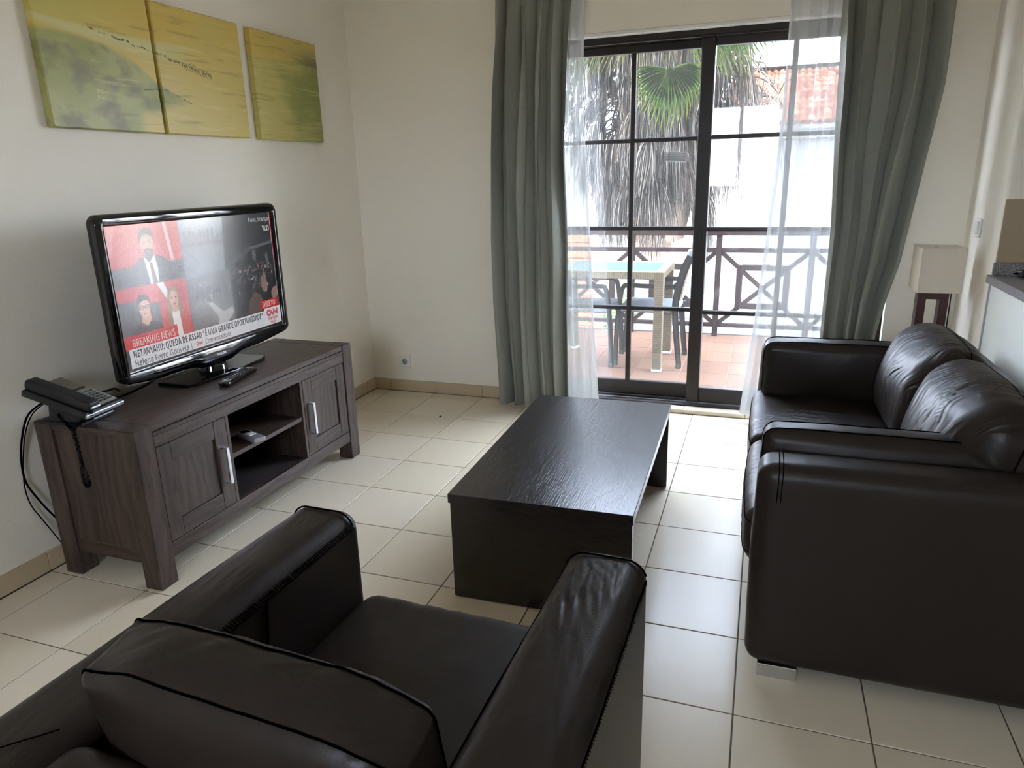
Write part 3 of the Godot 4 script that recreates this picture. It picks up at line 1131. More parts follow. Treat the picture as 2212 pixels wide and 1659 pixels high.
func build_television() -> void:
	var yaw := 0.0216
	# local frame: +z out of the screen, x along the screen to the viewer's right, origin under the screen's middle on the cabinet top
	var t := thing("television", "glossy black flat television switched on to a news broadcast, on the dark cabinet", "television", Vector3(0.266, 0.592, 1.697), PI / 2 + yaw)
	var cy := 0.972 - 0.592
	# bezel: rounded outline with a wavy chin, frame ring round the screen opening
	var out := []
	var top := 0.303
	for p in rrect(-0.503, -0.30, 0.508, top, [0.03, 0.03, 0.035, 0.035], 6):
		out.append(p)
	# replace the straight lower side by the chin's wave
	var poly := []
	var lowl := 7
	for i in out.size():
		poly.append(out[i])
		if i == lowl - 1:
			for q: Vector2 in [Vector2(-0.34, -0.316), Vector2(-0.2, -0.319), Vector2(-0.15, -0.320), Vector2(-0.12, -0.327), Vector2(-0.09, -0.338), Vector2(-0.06, -0.342), Vector2(0.04, -0.342), Vector2(0.09, -0.339), Vector2(0.12, -0.331), Vector2(0.15, -0.321), Vector2(0.19, -0.318), Vector2(0.3, -0.317)]:
				poly.append(q)
	var back := MB.new()
	back.at(Transform3D(Basis(), Vector3(0, cy, 0)))
	back.prism(poly, -0.030, -0.008, 0.004, 1, 50.0)
	obj("back_shell", back, M.black_plastic, t)
	var rear := MB.new()
	rear.at(Transform3D(Basis(), Vector3(0, cy, 0)))
	rear.prism(rrect(-0.45, -0.26, 0.45, 0.25, [0.04, 0.04, 0.04, 0.04]), -0.075, -0.028, 0.02, 1, 50.0)
	obj("rear_housing", rear, M.black_matte, t)
	# glossy frame: from the screen edge out and back round the rim
	var sx := 0.466
	var sy := 0.2625
	var frame := MB.new()
	frame.at(Transform3D(Basis(), Vector3(0, cy, 0)))
	var m := poly.size()
	var prof := [[0.0, -0.002], [0.0, 0.006], [0.12, 0.0115], [0.45, 0.0125], [0.75, 0.010], [0.92, 0.004], [1.0, -0.010]]
	frame.grid(m, prof.size() - 1, func(a: float, b: float) -> Vector3:
		var i := int(round(a * m)) % m
		var o: Vector2 = poly[i]
		var inn := Vector2(clampf(o.x, -sx, sx), clampf(o.y, -sy, sy))
		if absf(o.x) < sx and absf(o.y) < sy:
			inn = o
		var k: Array = prof[int(round(b * (prof.size() - 1)))]
		var q := inn.lerp(o, k[0])
		return Vector3(q.x, q.y, k[1]), 1.0, 1.0, true)
	frame.weld()
	obj("bezel", frame, M.black_gloss, t)
	# bright trim line under the chin
	var line := []
	for i in range(lowl - 1, lowl + 13):
		var p: Vector2 = poly[i]
		line.append(Vector3(p.x, cy + p.y - 0.001, -0.009))
	obj("chin_trim", MB.new().tube(line, 0.0035, 8), M.chrome, t)
	var sc := MB.new()
	sc.face([Vector3(-sx, cy - sy, 0), Vector3(sx, cy - sy, 0), Vector3(sx, cy + sy, 0), Vector3(-sx, cy + sy, 0)], [Vector2(0, 1), Vector2(1, 1), Vector2(1, 0), Vector2(0, 0)])
	var sm := mat("screen", rgb(8, 8, 9), 0.16, 0.0, 0.9)
	sm.emission_enabled = true
	sm.emission_texture = screen_picture()
	sm.emission = Color.BLACK
	sm.emission_energy_multiplier = 0.0175
	obj("screen", sc, sm, t)
	var glow := AreaLight3D.new()
	glow.name = "screen_light"
	glow.area_size = Vector2(2 * sx, 2 * sy)
	glow.light_energy = 0.0008
	glow.light_color = rgb(255, 226, 218)
	glow.area_range = 8.0
	glow.shadow_enabled = true
	glow.position = Vector3(0, cy, 0.014)
	glow.rotation.y = PI
	t.add_child(glow)
	# maker's lettering
	var tm := TextMesh.new()
	tm.font = font("Droid Sans", 700)
	tm.text = "PHILIPS"
	tm.font_size = 24
	tm.pixel_size = 0.0006
	tm.depth = 0.0006
	var lt := obj("lettering", tm, M.white_plastic, t, Vector3(0.010, cy - 0.300, 0.0125))
	lt.rotation.x = 0.0
	# stand: neck and a shallow tilted glass-like plate
	obj("neck", MB.new().box(Vector3(-0.055, 0.012, -0.045), Vector3(0.055, 0.10, -0.02), 0.01), M.black_gloss, t)
	var ring := MB.new()
	ring.at(Transform3D(Basis(), Vector3(0, 0, -0.035)))
	ring.lathe([Vector2(0.0, 0.040), Vector2(0.050, 0.040), Vector2(0.056, 0.034), Vector2(0.060, 0.014), Vector2(0.0, 0.012)], 32)
	obj("swivel", ring, M.black_gloss, t)
	var bs := MB.new()
	bs.at(Transform3D(Basis(Vector3(1, 0, 0), Vector3(0, 0, -1), Vector3(0, 1, 0)), Vector3(0, 0.0, -0.01)))
	bs.prism([Vector2(-0.245, -0.055), Vector2(-0.20, -0.075), Vector2(0.0, -0.095), Vector2(0.20, -0.075), Vector2(0.245, -0.055), Vector2(0.245, 0.09), Vector2(-0.245, 0.09)], 0.0, 0.014, 0.003)
	obj("stand_base", bs, M.black_gloss, t)


# ------------------------------------------------------------------ coffee table
func build_coffee_table() -> void:
	var W: StandardMaterial3D = M.table_wood
	var t := thing("coffee_table", "low black-brown wooden coffee table with solid panel ends, on the tiles", "table", Vector3(1.8085, 0, 1.585), 0.021)
	var hw := 0.301
	var hl := 0.552
	obj("tabletop", MB.new().box(Vector3(-hw, 0.352, -hl), Vector3(hw, 0.385, hl), 0.0015, 2), W, t)
	for s: float in [-1.0, 1.0]:
		var z0 := s * (hl - 0.008)
		var z1 := s * (hl - 0.048)
		obj("end_panel", MB.new().box(Vector3(-hw + 0.004, 0.004, minf(z0, z1)), Vector3(hw - 0.004, 0.352, maxf(z0, z1)), 0.0015, 0, Vector2(s, 0.3)), W, t)
		for q: float in [-0.26, 0.26]:
			obj("glide", MB.new().box(Vector3(q - 0.02, 0, minf(z0, z1) + 0.008), Vector3(q + 0.02, 0.0045, maxf(z0, z1) - 0.008), 0.001), M.rubber, t)
	obj("stretcher", MB.new().box(Vector3(-0.011, 0.252, -hl + 0.048), Vector3(0.011, 0.352, hl - 0.048), 0.001, 2), W, t)


# ------------------------------------------------------------------ leather seats
func creases(s: int, amp: float, ax_dense: int, f_dense: float, f_long: float) -> Callable:
	var k := noise(s, 1.0, 2)
	var k2 := noise(s + 7, 1.0, 2)
	return func(p: Vector3) -> Vector3:
		var a := p[ax_dense]
		var b := p[(ax_dense + 1) % 3]
		var c := p[(ax_dense + 2) % 3]
		var big := k2.get_noise_3d(p.x * 4.0, p.y * 4.0, p.z * 4.0)
		var v := k.get_noise_3d(a * f_dense + 2.0 * big, b * f_long, c * f_long)
		var ridge := 1.0 - absf(v) * 2.4
		ridge = maxf(ridge, -0.3)
		var gate := clampf(0.55 + 1.3 * big, 0.0, 1.0)
		return p.normalized() * (amp * ridge * gate + amp * 0.9 * big)


# closed seam path round a cushion at coordinate 'at' of axis ax
func seam_path(half: Vector3, r: float, crown: Vector3, ax: int, at: float, lift := 0.0, wr: Callable = NOTHING, from := 0.0, to := 1.0) -> Array:
	var a := (ax + 1) % 3
	var b := (ax + 2) % 3
	var out := []
	var cr := r
	var flat := rrect(-half[a], -half[b], half[a], half[b], [cr, cr, cr, cr], 5)
	var dense := []
	for i in flat.size():
		var p: Vector2 = flat[i]
		var q: Vector2 = flat[(i + 1) % flat.size()]
		var parts := maxi(1, int(p.distance_to(q) / 0.015))
		for k in parts:
			dense.append(p.lerp(q, float(k) / parts))
	var n0 := int(from * dense.size())
	var n1 := int(to * dense.size())
	for i in range(n0, n1):
		var p: Vector2 = dense[i]
		var q := Vector3.ZERO
		q[ax] = at
		q[a] = p.x
		q[b] = p.y
		var e := Vector3(q.x / half.x, q.y / half.y, q.z / half.z)
		var f := Vector3(maxf(0.0, 1 - e.x * e.x), maxf(0.0, 1 - e.y * e.y), maxf(0.0, 1 - e.z * e.z))
		var o := q + Vector3(crown.x * e.x * f.y * f.z, crown.y * e.y * f.x * f.z, crown.z * e.z * f.x * f.y)
		var outw := Vector3.ZERO
		outw[a] = p.x / half[a]
		outw[b] = p.y / half[b]
		o += outw.normalized() * lift
		if wr.is_valid():
			o += wr.call(q)
		out.append(o)
	return out


func cushion(called: String, parent: Node, c: Vector3, rot: Vector3, half: Vector3, r: float, crown: Vector3, seams: Array, seam_axis: int, wr: Callable, k := 34) -> MeshInstance3D:
	var o := obj(called, MB.new().soft(half, r, crown, k, wr), M.leather, parent, c)
	o.rotation = rot
	for s in seams:
		obj("piping", MB.new().tube(seam_path(half, r, crown, seam_axis, s, 0.0, wr), 0.0019, 7, -1.0, true), M.leather_seam, o)
	return o


func stitches(a: Vector3, b: Vector3, up: Vector3, count: int, lng: float, parent: Node, bow := Vector3.ZERO) -> void:
	var mb := MB.new()
	for i in count:
		var f := (i + 0.5) / count
		var c := a.lerp(b, f) + bow * (4.0 * f * (1.0 - f))
		var d := (b - a).normalized() * lng * 0.28
		mb.tube([c - up * lng * 0.5 - d, c + up * lng * 0.5 + d], 0.0016, 5)
	var o := obj("stitching", mb, M.thread, parent)
	o.set_meta("kind", "stuff")


func build_sofa() -> void:
	var L: StandardMaterial3D = M.leather
	var B := Vector3(2.88, 0, 1.47)
	var s := thing("sofa", "dark brown leather two-seat sofa with loose cushions, against the white kitchen counter", "sofa", B)
	var arm_wr := creases(5, 0.0012, 0, 16.0, 5.0)
	# arms: near one z 2.105..2.25, far one z 0.69..0.835
	for k in 2:
		var z: float = [2.178, 0.762][k]
		var half := Vector3(0.422, 0.300, 0.0735)
		var a := obj("arm", MB.new().soft(half, 0.042, Vector3(0.006, 0.004, 0.002), 40, arm_wr), L, s, Vector3(2.882, 0.336, z) - B)
		if k == 0:
			for off: float in [0.0, 0.010]:
				var pts := []
				for q in 5:
					pts.append(Vector3(-0.372 + off, 0.3042, lerpf(-0.055, 0.030, q / 4.0)))
				for q in range(1, 9):
					var t := PI / 2 * q / 8.0
					pts.append(Vector3(-0.372 + off, 0.258 + 0.0445 * cos(t), 0.0315 + 0.0430 * sin(t)))
				pts.append(Vector3(-0.373 + off, 0.20, 0.0750))
				obj("seam", MB.new().tube(pts, 0.0014, 6), M.leather_seam, a)
	obj("backrest", MB.new().soft(Vector3(0.09, 0.302, 0.70), 0.04, Vector3(0.004, 0.006, 0.0), 30, creases(9, 0.001, 2, 12.0, 4.0)), L, s, Vector3(3.21, 0.346, 1.47) - B)
	obj("seat_base", MB.new().soft(Vector3(0.32, 0.10, 0.645), 0.02, Vector3.ZERO, 12), L, s, Vector3(2.815, 0.155, 1.47) - B)
	var i := 0
	for z: float in [1.157, 1.790]:
		cushion("seat_cushion", s, Vector3(2.755, 0.345, z) - B, Vector3.ZERO, Vector3(0.318, 0.092, 0.316), 0.05, Vector3(0.012, 0.018, 0.0), [0.05, -0.05], 1, creases(31 + i, 0.0026, 2, 46.0, 3.0), 100)
		i += 1
	i = 0
	for z: float in [1.236, 1.815]:
		var half := Vector3(0.105, 0.185, 0.288)
		cushion("back_cushion", s, Vector3(3.035, 0.595, z) - B, Vector3(0, 0, -0.24), half, 0.085, Vector3(0.055, 0.018, 0.012), [0.012], 0, creases(51 + i * 5, 0.0034, 2, 36.0, 4.0), 110)
		i += 1
	i = 0
	for z: float in [0.925, 2.035]:
		cushion("arm_cushion", s, Vector3(2.768, 0.553, z) - B, Vector3(0.06 * (1 if i == 0 else -1), 0, 0), Vector3(0.298, 0.122, 0.060), 0.035, Vector3(0.004, 0.008, 0.016), [0.038, -0.038], 2, creases(71 + i * 5, 0.0018, 0, 34.0, 8.0), 70)
		i += 1
	for x: float in [2.548, 3.235]:
		for z: float in [2.19, 0.75]:
			obj("foot", MB.new().box(Vector3(-0.052, 0, -0.055), Vector3(0.052, 0.040, 0.055), 0.002), M.chrome, s, Vector3(x, 0, z) - B)


func build_armchair() -> void:
	var L: StandardMaterial3D = M.leather
	var c := thing("armchair", "dark brown leather armchair in the foreground, seen from behind over its back cushion", "armchair", Vector3(1.826, 0, 3.2), -0.03)
	# arms, local x = +-(0.258..0.420), z = -0.45..0.44
	for k in 2:
		var sg: float = [-1.0, 1.0][k]
		var half := Vector3(0.082, 0.298, 0.445)
		var rip := noise(90 + k, 1.0, 3)
		var strong: float = [0.0007, 0.0026][k]
		var wr := func(p: Vector3) -> Vector3:
			var topm := clampf((p.y - 0.20) / 0.08, 0.0, 1.0)
			var v := rip.get_noise_3d(p.x * 7.0, p.y * 3.0, p.z * 30.0 + p.x * 26.0)
			var gate := clampf(0.5 + 1.6 * rip.get_noise_3d(p.x * 3.0, 4.0, p.z * 5.0), 0.0, 1.0)
			return Vector3(0, strong * (1.0 - absf(v) * 2.6) * gate * topm, 0)
		var a := obj("arm", MB.new().soft(half, 0.045, Vector3(0.004, 0.006, 0.002), 56, wr), L, c, Vector3(sg * 0.338, 0.333, -0.005))
		# seams along both upper edges and across the front
		var inn := -sg * 0.0835
		obj("seam", MB.new().tube([Vector3(inn + sg * 0.0012, 0.262, -0.402), Vector3(inn - sg * 0.002, 0.262, 0.0), Vector3(inn + sg * 0.0012, 0.262, 0.40)], 0.0020, 6), M.leather_seam, a)
		obj("seam", MB.new().tube([Vector3(sg * 0.0820, 0.262, -0.402), Vector3(sg * 0.0855, 0.262, 0.0), Vector3(sg * 0.0820, 0.262, 0.40)], 0.0020, 6), M.leather_seam, a)
		var fr := []
		for q in 25:
			var t := float(q) / 24
			var x := lerpf(-0.0815, 0.0815, t)
			var e := 0.0
			if absf(x) > 0.040:
				e = (absf(x) - 0.040) / 0.0435
			var y := 0.3005 - 0.042 * (1.0 - sqrt(maxf(0.0, 1.0 - e * e)))
			fr.append(Vector3(x, y + 0.0015, -0.402))
		obj("seam", MB.new().tube(fr, 0.0022, 6), M.leather_seam, a)
		if k == 0:
			stitches(Vector3(0.0800, 0.270, -0.405), Vector3(0.0800, 0.270, 0.20), Vector3(-0.35, 0.94, 0), 84, 0.014, a, Vector3(0.003, 0, 0))
			obj("seam", MB.new().tube(curve([Vector3(0.084, 0.262, -0.10), Vector3(0.0865, 0.18, -0.085), Vector3(0.086, 0.08, -0.07), Vector3(0.085, -0.02, -0.06)], 4), 0.003, 6), M.leather_seam, a)
		else:
			stitches(Vector3(0.0835, 0.258, -0.400), Vector3(0.0835, 0.258, 0.40), Vector3(0, 1, 0), 110, 0.004, a, Vector3(0.003, 0, 0))
	obj("backrest", MB.new().soft(Vector3(0.262, 0.296, 0.078), 0.035, Vector3(0, 0.004, 0.004), 30, creases(19, 0.001, 0, 12.0, 4.0)), L, c, Vector3(0, 0.333, 0.362))
	obj("seam", MB.new().tube(curve([Vector3(-0.280, 0.6345, 0.296), Vector3(-0.345, 0.6365, 0.372), Vector3(-0.398, 0.626, 0.432)], 4), 0.0012, 6), M.leather_seam, c)
	obj("seam", MB.new().tube(curve([Vector3(0.280, 0.6345, 0.296), Vector3(0.345, 0.6365, 0.372), Vector3(0.398, 0.626, 0.432)], 4), 0.0012, 6), M.leather_seam, c)
	obj("seat_base", MB.new().soft(Vector3(0.262, 0.10, 0.355), 0.02, Vector3.ZERO, 10), L, c, Vector3(0, 0.15, -0.06))
	var seat_wr := noise(61, 1.0, 2)
	cushion("seat_cushion", c, Vector3(0, 0.340, -0.075), Vector3.ZERO, Vector3(0.256, 0.090, 0.365), 0.05, Vector3(0.0, 0.016, 0.012), [-0.05], 1, func(p: Vector3) -> Vector3:
		var front := clampf((-p.z - 0.20) / 0.15, 0.0, 1.0)
		var v := seat_wr.get_noise_2d(p.x * 30.0, p.z * 5.0)
		return Vector3(0, 0.0018 * (1.0 - absf(v) * 2.5) * front + 0.002 * seat_wr.get_noise_2d(p.x * 5.0, p.z * 5.0), 0), 44)
	var folds := noise(83, 1.0, 2)
	var half := Vector3(0.252, 0.165, 0.060)
	var bw := func(p: Vector3) -> Vector3:
		var b := folds.get_noise_3d(p.x * 5.0, p.y * 5.0, p.z * 5.0)
		var v := folds.get_noise_3d(p.x * 22.0 + p.z * 26.0, p.y * 4.0, p.z * 9.0)
		var edge := clampf((absf(p.x) - 0.10) / 0.13, 0.0, 1.0)
		return Vector3(0, 1, -0.2) * (0.0030 * (1.0 - absf(v) * 2.2) * clampf(0.35 + b * 1.5 + 0.3 * edge, 0.0, 1.0) + 0.004 * b) - Vector3(0, 0.016 * edge * edge, 0)
	cushion("back_cushion", c, Vector3(0.010, 0.593, 0.205), Vector3(0.20, -0.02, -0.015), half, 0.022, Vector3(0.006, 0.014, 0.040), [-0.046, 0.046], 2, bw, 60)
	for x: float in [-0.34, 0.34]:
		for z: float in [-0.38, 0.37]:
			obj("foot", MB.new().box(Vector3(-0.05, 0, -0.045), Vector3(0.05, 0.040, 0.045), 0.002), M.chrome, c, Vector3(x, 0, z))


# ------------------------------------------------------------------ curtains
func along(table: Array, y: float) -> float:        # table of [y, x], y falling
	for i in table.size() - 1:
		if y <= table[i][0] and y >= table[i + 1][0]:
			return lerpf(table[i][1], table[i + 1][1], (table[i][0] - y) / (table[i][0] - table[i + 1][0]))
	return table[0][1] if y > table[0][0] else table[table.size() - 1][1]


func hanging(left: Array, right: Array, top: float, bottom: float, z: float, folds: float, amp: float, sd: int, cols := 150, rows := 44, u0 := 0.0, u1 := 1.0, v0 := 0.0, v1 := 1.0, pinch := 0.0) -> MB:
	var k := noise(sd, 1.0, 2)
	var ht := top - bottom
	return MB.new().grid(cols, rows, func(a: float, b: float) -> Vector3:
		var u := lerpf(u0, u1, a)
		var v := lerpf(v0, v1, b)
		var y := top - ht * v
		var drift := 0.22 * k.get_noise_2d(u * 2.2, v * 1.1 + 3.0)
		var ph := TAU * (folds * (u + drift * 0.22) + 0.22 * k.get_noise_2d(u * 3.0, v * 0.6))
		var am := amp * (0.75 + 0.7 * k.get_noise_2d(u * 3.0 + 9.0, v * 1.2)) * (0.35 + 0.65 * smoothstep(0.0, 0.3, v))
		var l := along(left, y)
		var r := along(right, y)
		var x := lerpf(l, r, u) + sin(2.0 * ph + 0.6) * am * 0.42 * sin(PI * u)
		var zz := z + am * sin(ph) + 0.003 * k.get_noise_2d(u * 6.0, v * 7.0)
		if v < 0.08 and pinch > 0.0:
			zz += pinch * sin(TAU * u * folds * 3.0) * (1.0 - v / 0.08)
		return Vector3(x, y, zz), (u1 - u0), (v1 - v0))


func build_curtains() -> void:
	var D: StandardMaterial3D = M.drape_cloth
	var S: StandardMaterial3D = M.sheer_cloth
	var dl := [[2.45, 0.99], [2.27, 0.986], [1.93, 0.969], [1.444, 0.941], [1.055, 0.927], [0.644, 0.924], [0.329, 0.940], [0.0, 0.965]]
	var dr := [[2.45, 1.41], [2.23, 1.405], [2.1, 1.389], [1.9, 1.378], [1.55, 1.372], [1.055, 1.375], [0.52, 1.379], [0.0, 1.395]]
	var c := thing("curtain", "grey-green satin drape hanging in folds on the left of the balcony door", "curtain", Vector3(1.17, 0, 0.095), 0.0, "drapes of the balcony door")
	var o := obj("cloth", hanging(dl, dr, 2.45, 0.012, 0.100, 5.0, 0.066, 3, 190, 50, 0, 1, 0, 1, 0.010), D, c, -c.position)
	o.name = "cloth"
	var rl := [[2.45, 2.69], [2.1, 2.70], [1.81, 2.711], [1.5, 2.722], [1.08, 2.745], [0.6, 2.745], [0.0, 2.75]]
	var rr := [[2.45, 3.17], [2.066, 3.163], [1.7, 3.156], [1.33, 3.114], [1.2, 3.099], [0.93, 3.068], [0.717, 3.024], [0.53, 3.0], [0.0, 2.97]]
	c = thing("curtain", "grey-green satin drape gathered to the right of the balcony door, behind the sofa", "curtain", Vector3(2.93, 0, 0.095), 0.0, "drapes of the balcony door")
	obj("cloth", hanging(rl, rr, 2.45, 0.012, 0.100, 4.5, 0.066, 15, 190, 50, 0, 1, 0, 1, 0.008), D, c, -c.position)
	# sheers: a thin main cloth and doubled hems
	var sl := [[2.45, 1.30], [0.0, 1.33]]
	var sr := [[2.45, 1.47], [2.23, 1.463], [1.79, 1.452], [1.55, 1.466], [1.255, 1.488], [0.9, 1.506], [0.465, 1.528], [0.0, 1.562]]
	c = thing("sheer_curtain", "narrow white sheer curtain showing beside the left drape", "curtain", Vector3(1.43, 0, 0.045), 0.0, "sheer curtains of the balcony door")
	obj("cloth", hanging(sl, sr, 2.45, 0.035, 0.040, 4.0, 0.012, 23, 80, 40), S, c, -c.position)
	obj("hem", hanging(sl, sr, 2.45, 0.035, 0.0405, 4.0, 0.012, 23, 10, 40, 0.90, 0.995), S, c, -c.position)
	obj("hem", hanging(sl, sr, 2.45, 0.035, 0.0405, 4.0, 0.012, 23, 80, 6, 0.0, 1.0, 0.935, 0.998), S, c, -c.position)
	sl = [[2.45, 2.478], [2.14, 2.476], [1.64, 2.475], [1.3, 2.461], [1.065, 2.447], [0.61, 2.417], [0.0, 2.366]]
	sr = [[2.45, 2.80], [0.0, 2.83]]
	c = thing("sheer_curtain", "wide white sheer curtain hanging over the right half of the balcony door", "curtain", Vector3(2.62, 0, 0.045), 0.0, "sheer curtains of the balcony door")
	obj("cloth", hanging(sl, sr, 2.45, 0.035, 0.042, 4.5, 0.016, 37, 110, 40), S, c, -c.position)
	obj("hem", hanging(sl, sr, 2.45, 0.035, 0.0425, 4.5, 0.016, 37, 8, 40, 0.003, 0.045), S, c, -c.position)
	obj("hem", hanging(sl, sr, 2.45, 0.035, 0.0425, 4.5, 0.016, 37, 110, 6, 0.0, 1.0, 0.935, 0.998), S, c, -c.position)
	# rail above the picture that carries them
	var rail := thing("curtain_rail", "white double curtain rail above the balcony door, carrying drapes and sheers", "curtain rail", Vector3(2.08, 2.45, 0.07))
	for z: float in [-0.028, 0.026]:
		obj("track", MB.new().box(Vector3(-1.2, 0.0, z - 0.012), Vector3(1.2, 0.022, z + 0.012), 0.002), M.white_plastic, rail)
	for x: float in [-1.0, 0.0, 1.0]:
		obj("bracket", MB.new().box(Vector3(x - 0.015, 0.022, -0.070), Vector3(x + 0.015, 0.028, 0.04), 0.001), M.white_plastic, rail)


# ------------------------------------------------------------------ canvas prints
func sea(x: float, y: float, big: FastNoiseLite, fine: FastNoiseLite) -> Color:     # x 0..3 across the three panels, y 0 top .. 1 bottom
	var ochre := rgb(206, 186, 104)
	var gold := rgb(214, 184, 88)
	var green := rgb(150, 152, 84)
	var pale := rgb(206, 202, 142)
	var olive := rgb(112, 112, 70)
	var b := big.get_noise_2d(x * 60.0, y * 90.0)
	var streak := fine.get_noise_2d(x * 60.0, y * 700.0)
	var c := ochre.lerp(gold, clampf(0.55 - y * 0.7 + b * 0.5, 0.0, 1.0))
	if x < 1.6:
		var fade := 1.0 - smoothstep(0.95, 1.55, x)
		var crest := 0.27 + 0.03 * sin(x * 2.0)
		if y < crest:
			c = c.lerp(rgb(196, 190, 104).lerp(gold, clampf(x * 0.8 + y * 0.8, 0.0, 1.0)), fade)
		var d := (y - crest) / (0.05 + 0.09 * x)
		if d > 0.0 and d < 1.0:
			c = c.lerp(pale, 0.9 * (1.0 - absf(d - 0.4)) * fade)
		var edge := 0.335 + 0.27 * pow(clampf(x, 0.0, 1.0), 3.0)
		if x > 1.0:
			edge = 0.62 + 0.33 * (x - 1.0)
		var inside := smoothstep(0.0, 0.05, y - edge)
		if x > 0.72:
			inside *= 1.0 - smoothstep(0.80, 0.90, y) * smoothstep(0.72, 0.86, x)
		if x > 1.0:
			inside *= 1.0 - smoothstep(1.0, 1.36, x + maxf(0.0, y - 0.74) * 3.0)
		var gr := green.lerp(rgb(176, 176, 108), clampf(0.4 + b, 0.0, 1.0))
		var smoke := clampf(big.get_noise_2d(x * 130.0 + 50.0, y * 190.0) * 1.7 + 0.12, 0.0, 1.0)
		gr = gr.lerp(rgb(122, 116, 86), smoke * 0.75)
		c = c.lerp(gr, inside)
	var foam := 0.285 + 0.15 * maxf(x - 0.35, 0.0) + 0.02 * pow(maxf(x - 0.35, 0.0), 2.0) + 0.006 * sin(x * 40.0) + 0.02 * streak
	if x > 0.40 and x < 1.58:
		var dd := absf(y - foam)
		var broken := fine.get_noise_2d(x * 900.0, 7.0)
		if dd < 0.0045 and broken > -0.12:
			c = c.lerp(rgb(70, 62, 34), 0.8)
		elif dd < 0.028 * smoothstep(1.0, 1.45, x) + 0.006 and x > 0.95 and fine.get_noise_2d(x * 2600.0, y * 2600.0) > 0.08:
			c = c.lerp(rgb(96, 82, 42), 0.6)
	if x > 0.85 and x < 1.34 and absf(y - (0.66 + 0.33 * maxf(x - 1.03, 0.0) + 0.12 * maxf(1.03 - x, 0.0))) < 0.004 and fine.get_noise_2d(x * 700.0, 3.0) > -0.15:
		c = c.lerp(rgb(70, 66, 34), 0.7)
	if x >= 2.0:
		var lo := 0.235
		if y < lo and x > 2.35:
			c = c.lerp(olive, smoothstep(2.35, 3.0, x) * smoothstep(0.02, lo, y) * 0.95)
		elif y >= lo:
			c = c.lerp(rgb(190, 188, 112), 0.5)
			c = c.lerp(rgb(128, 138, 72), smoothstep(2.25, 2.95, x + b * 0.5) * 0.8)
	if (x > 0.4 and y > 0.2) or x > 1.0:
		c = c.lerp(rgb(126, 108, 58), clampf((streak - 0.30) * 1.2, 0.0, 0.28))
		c = c.lerp(rgb(226, 210, 150), clampf((-streak - 0.30) * 1.4, 0.0, 0.35))
	return c


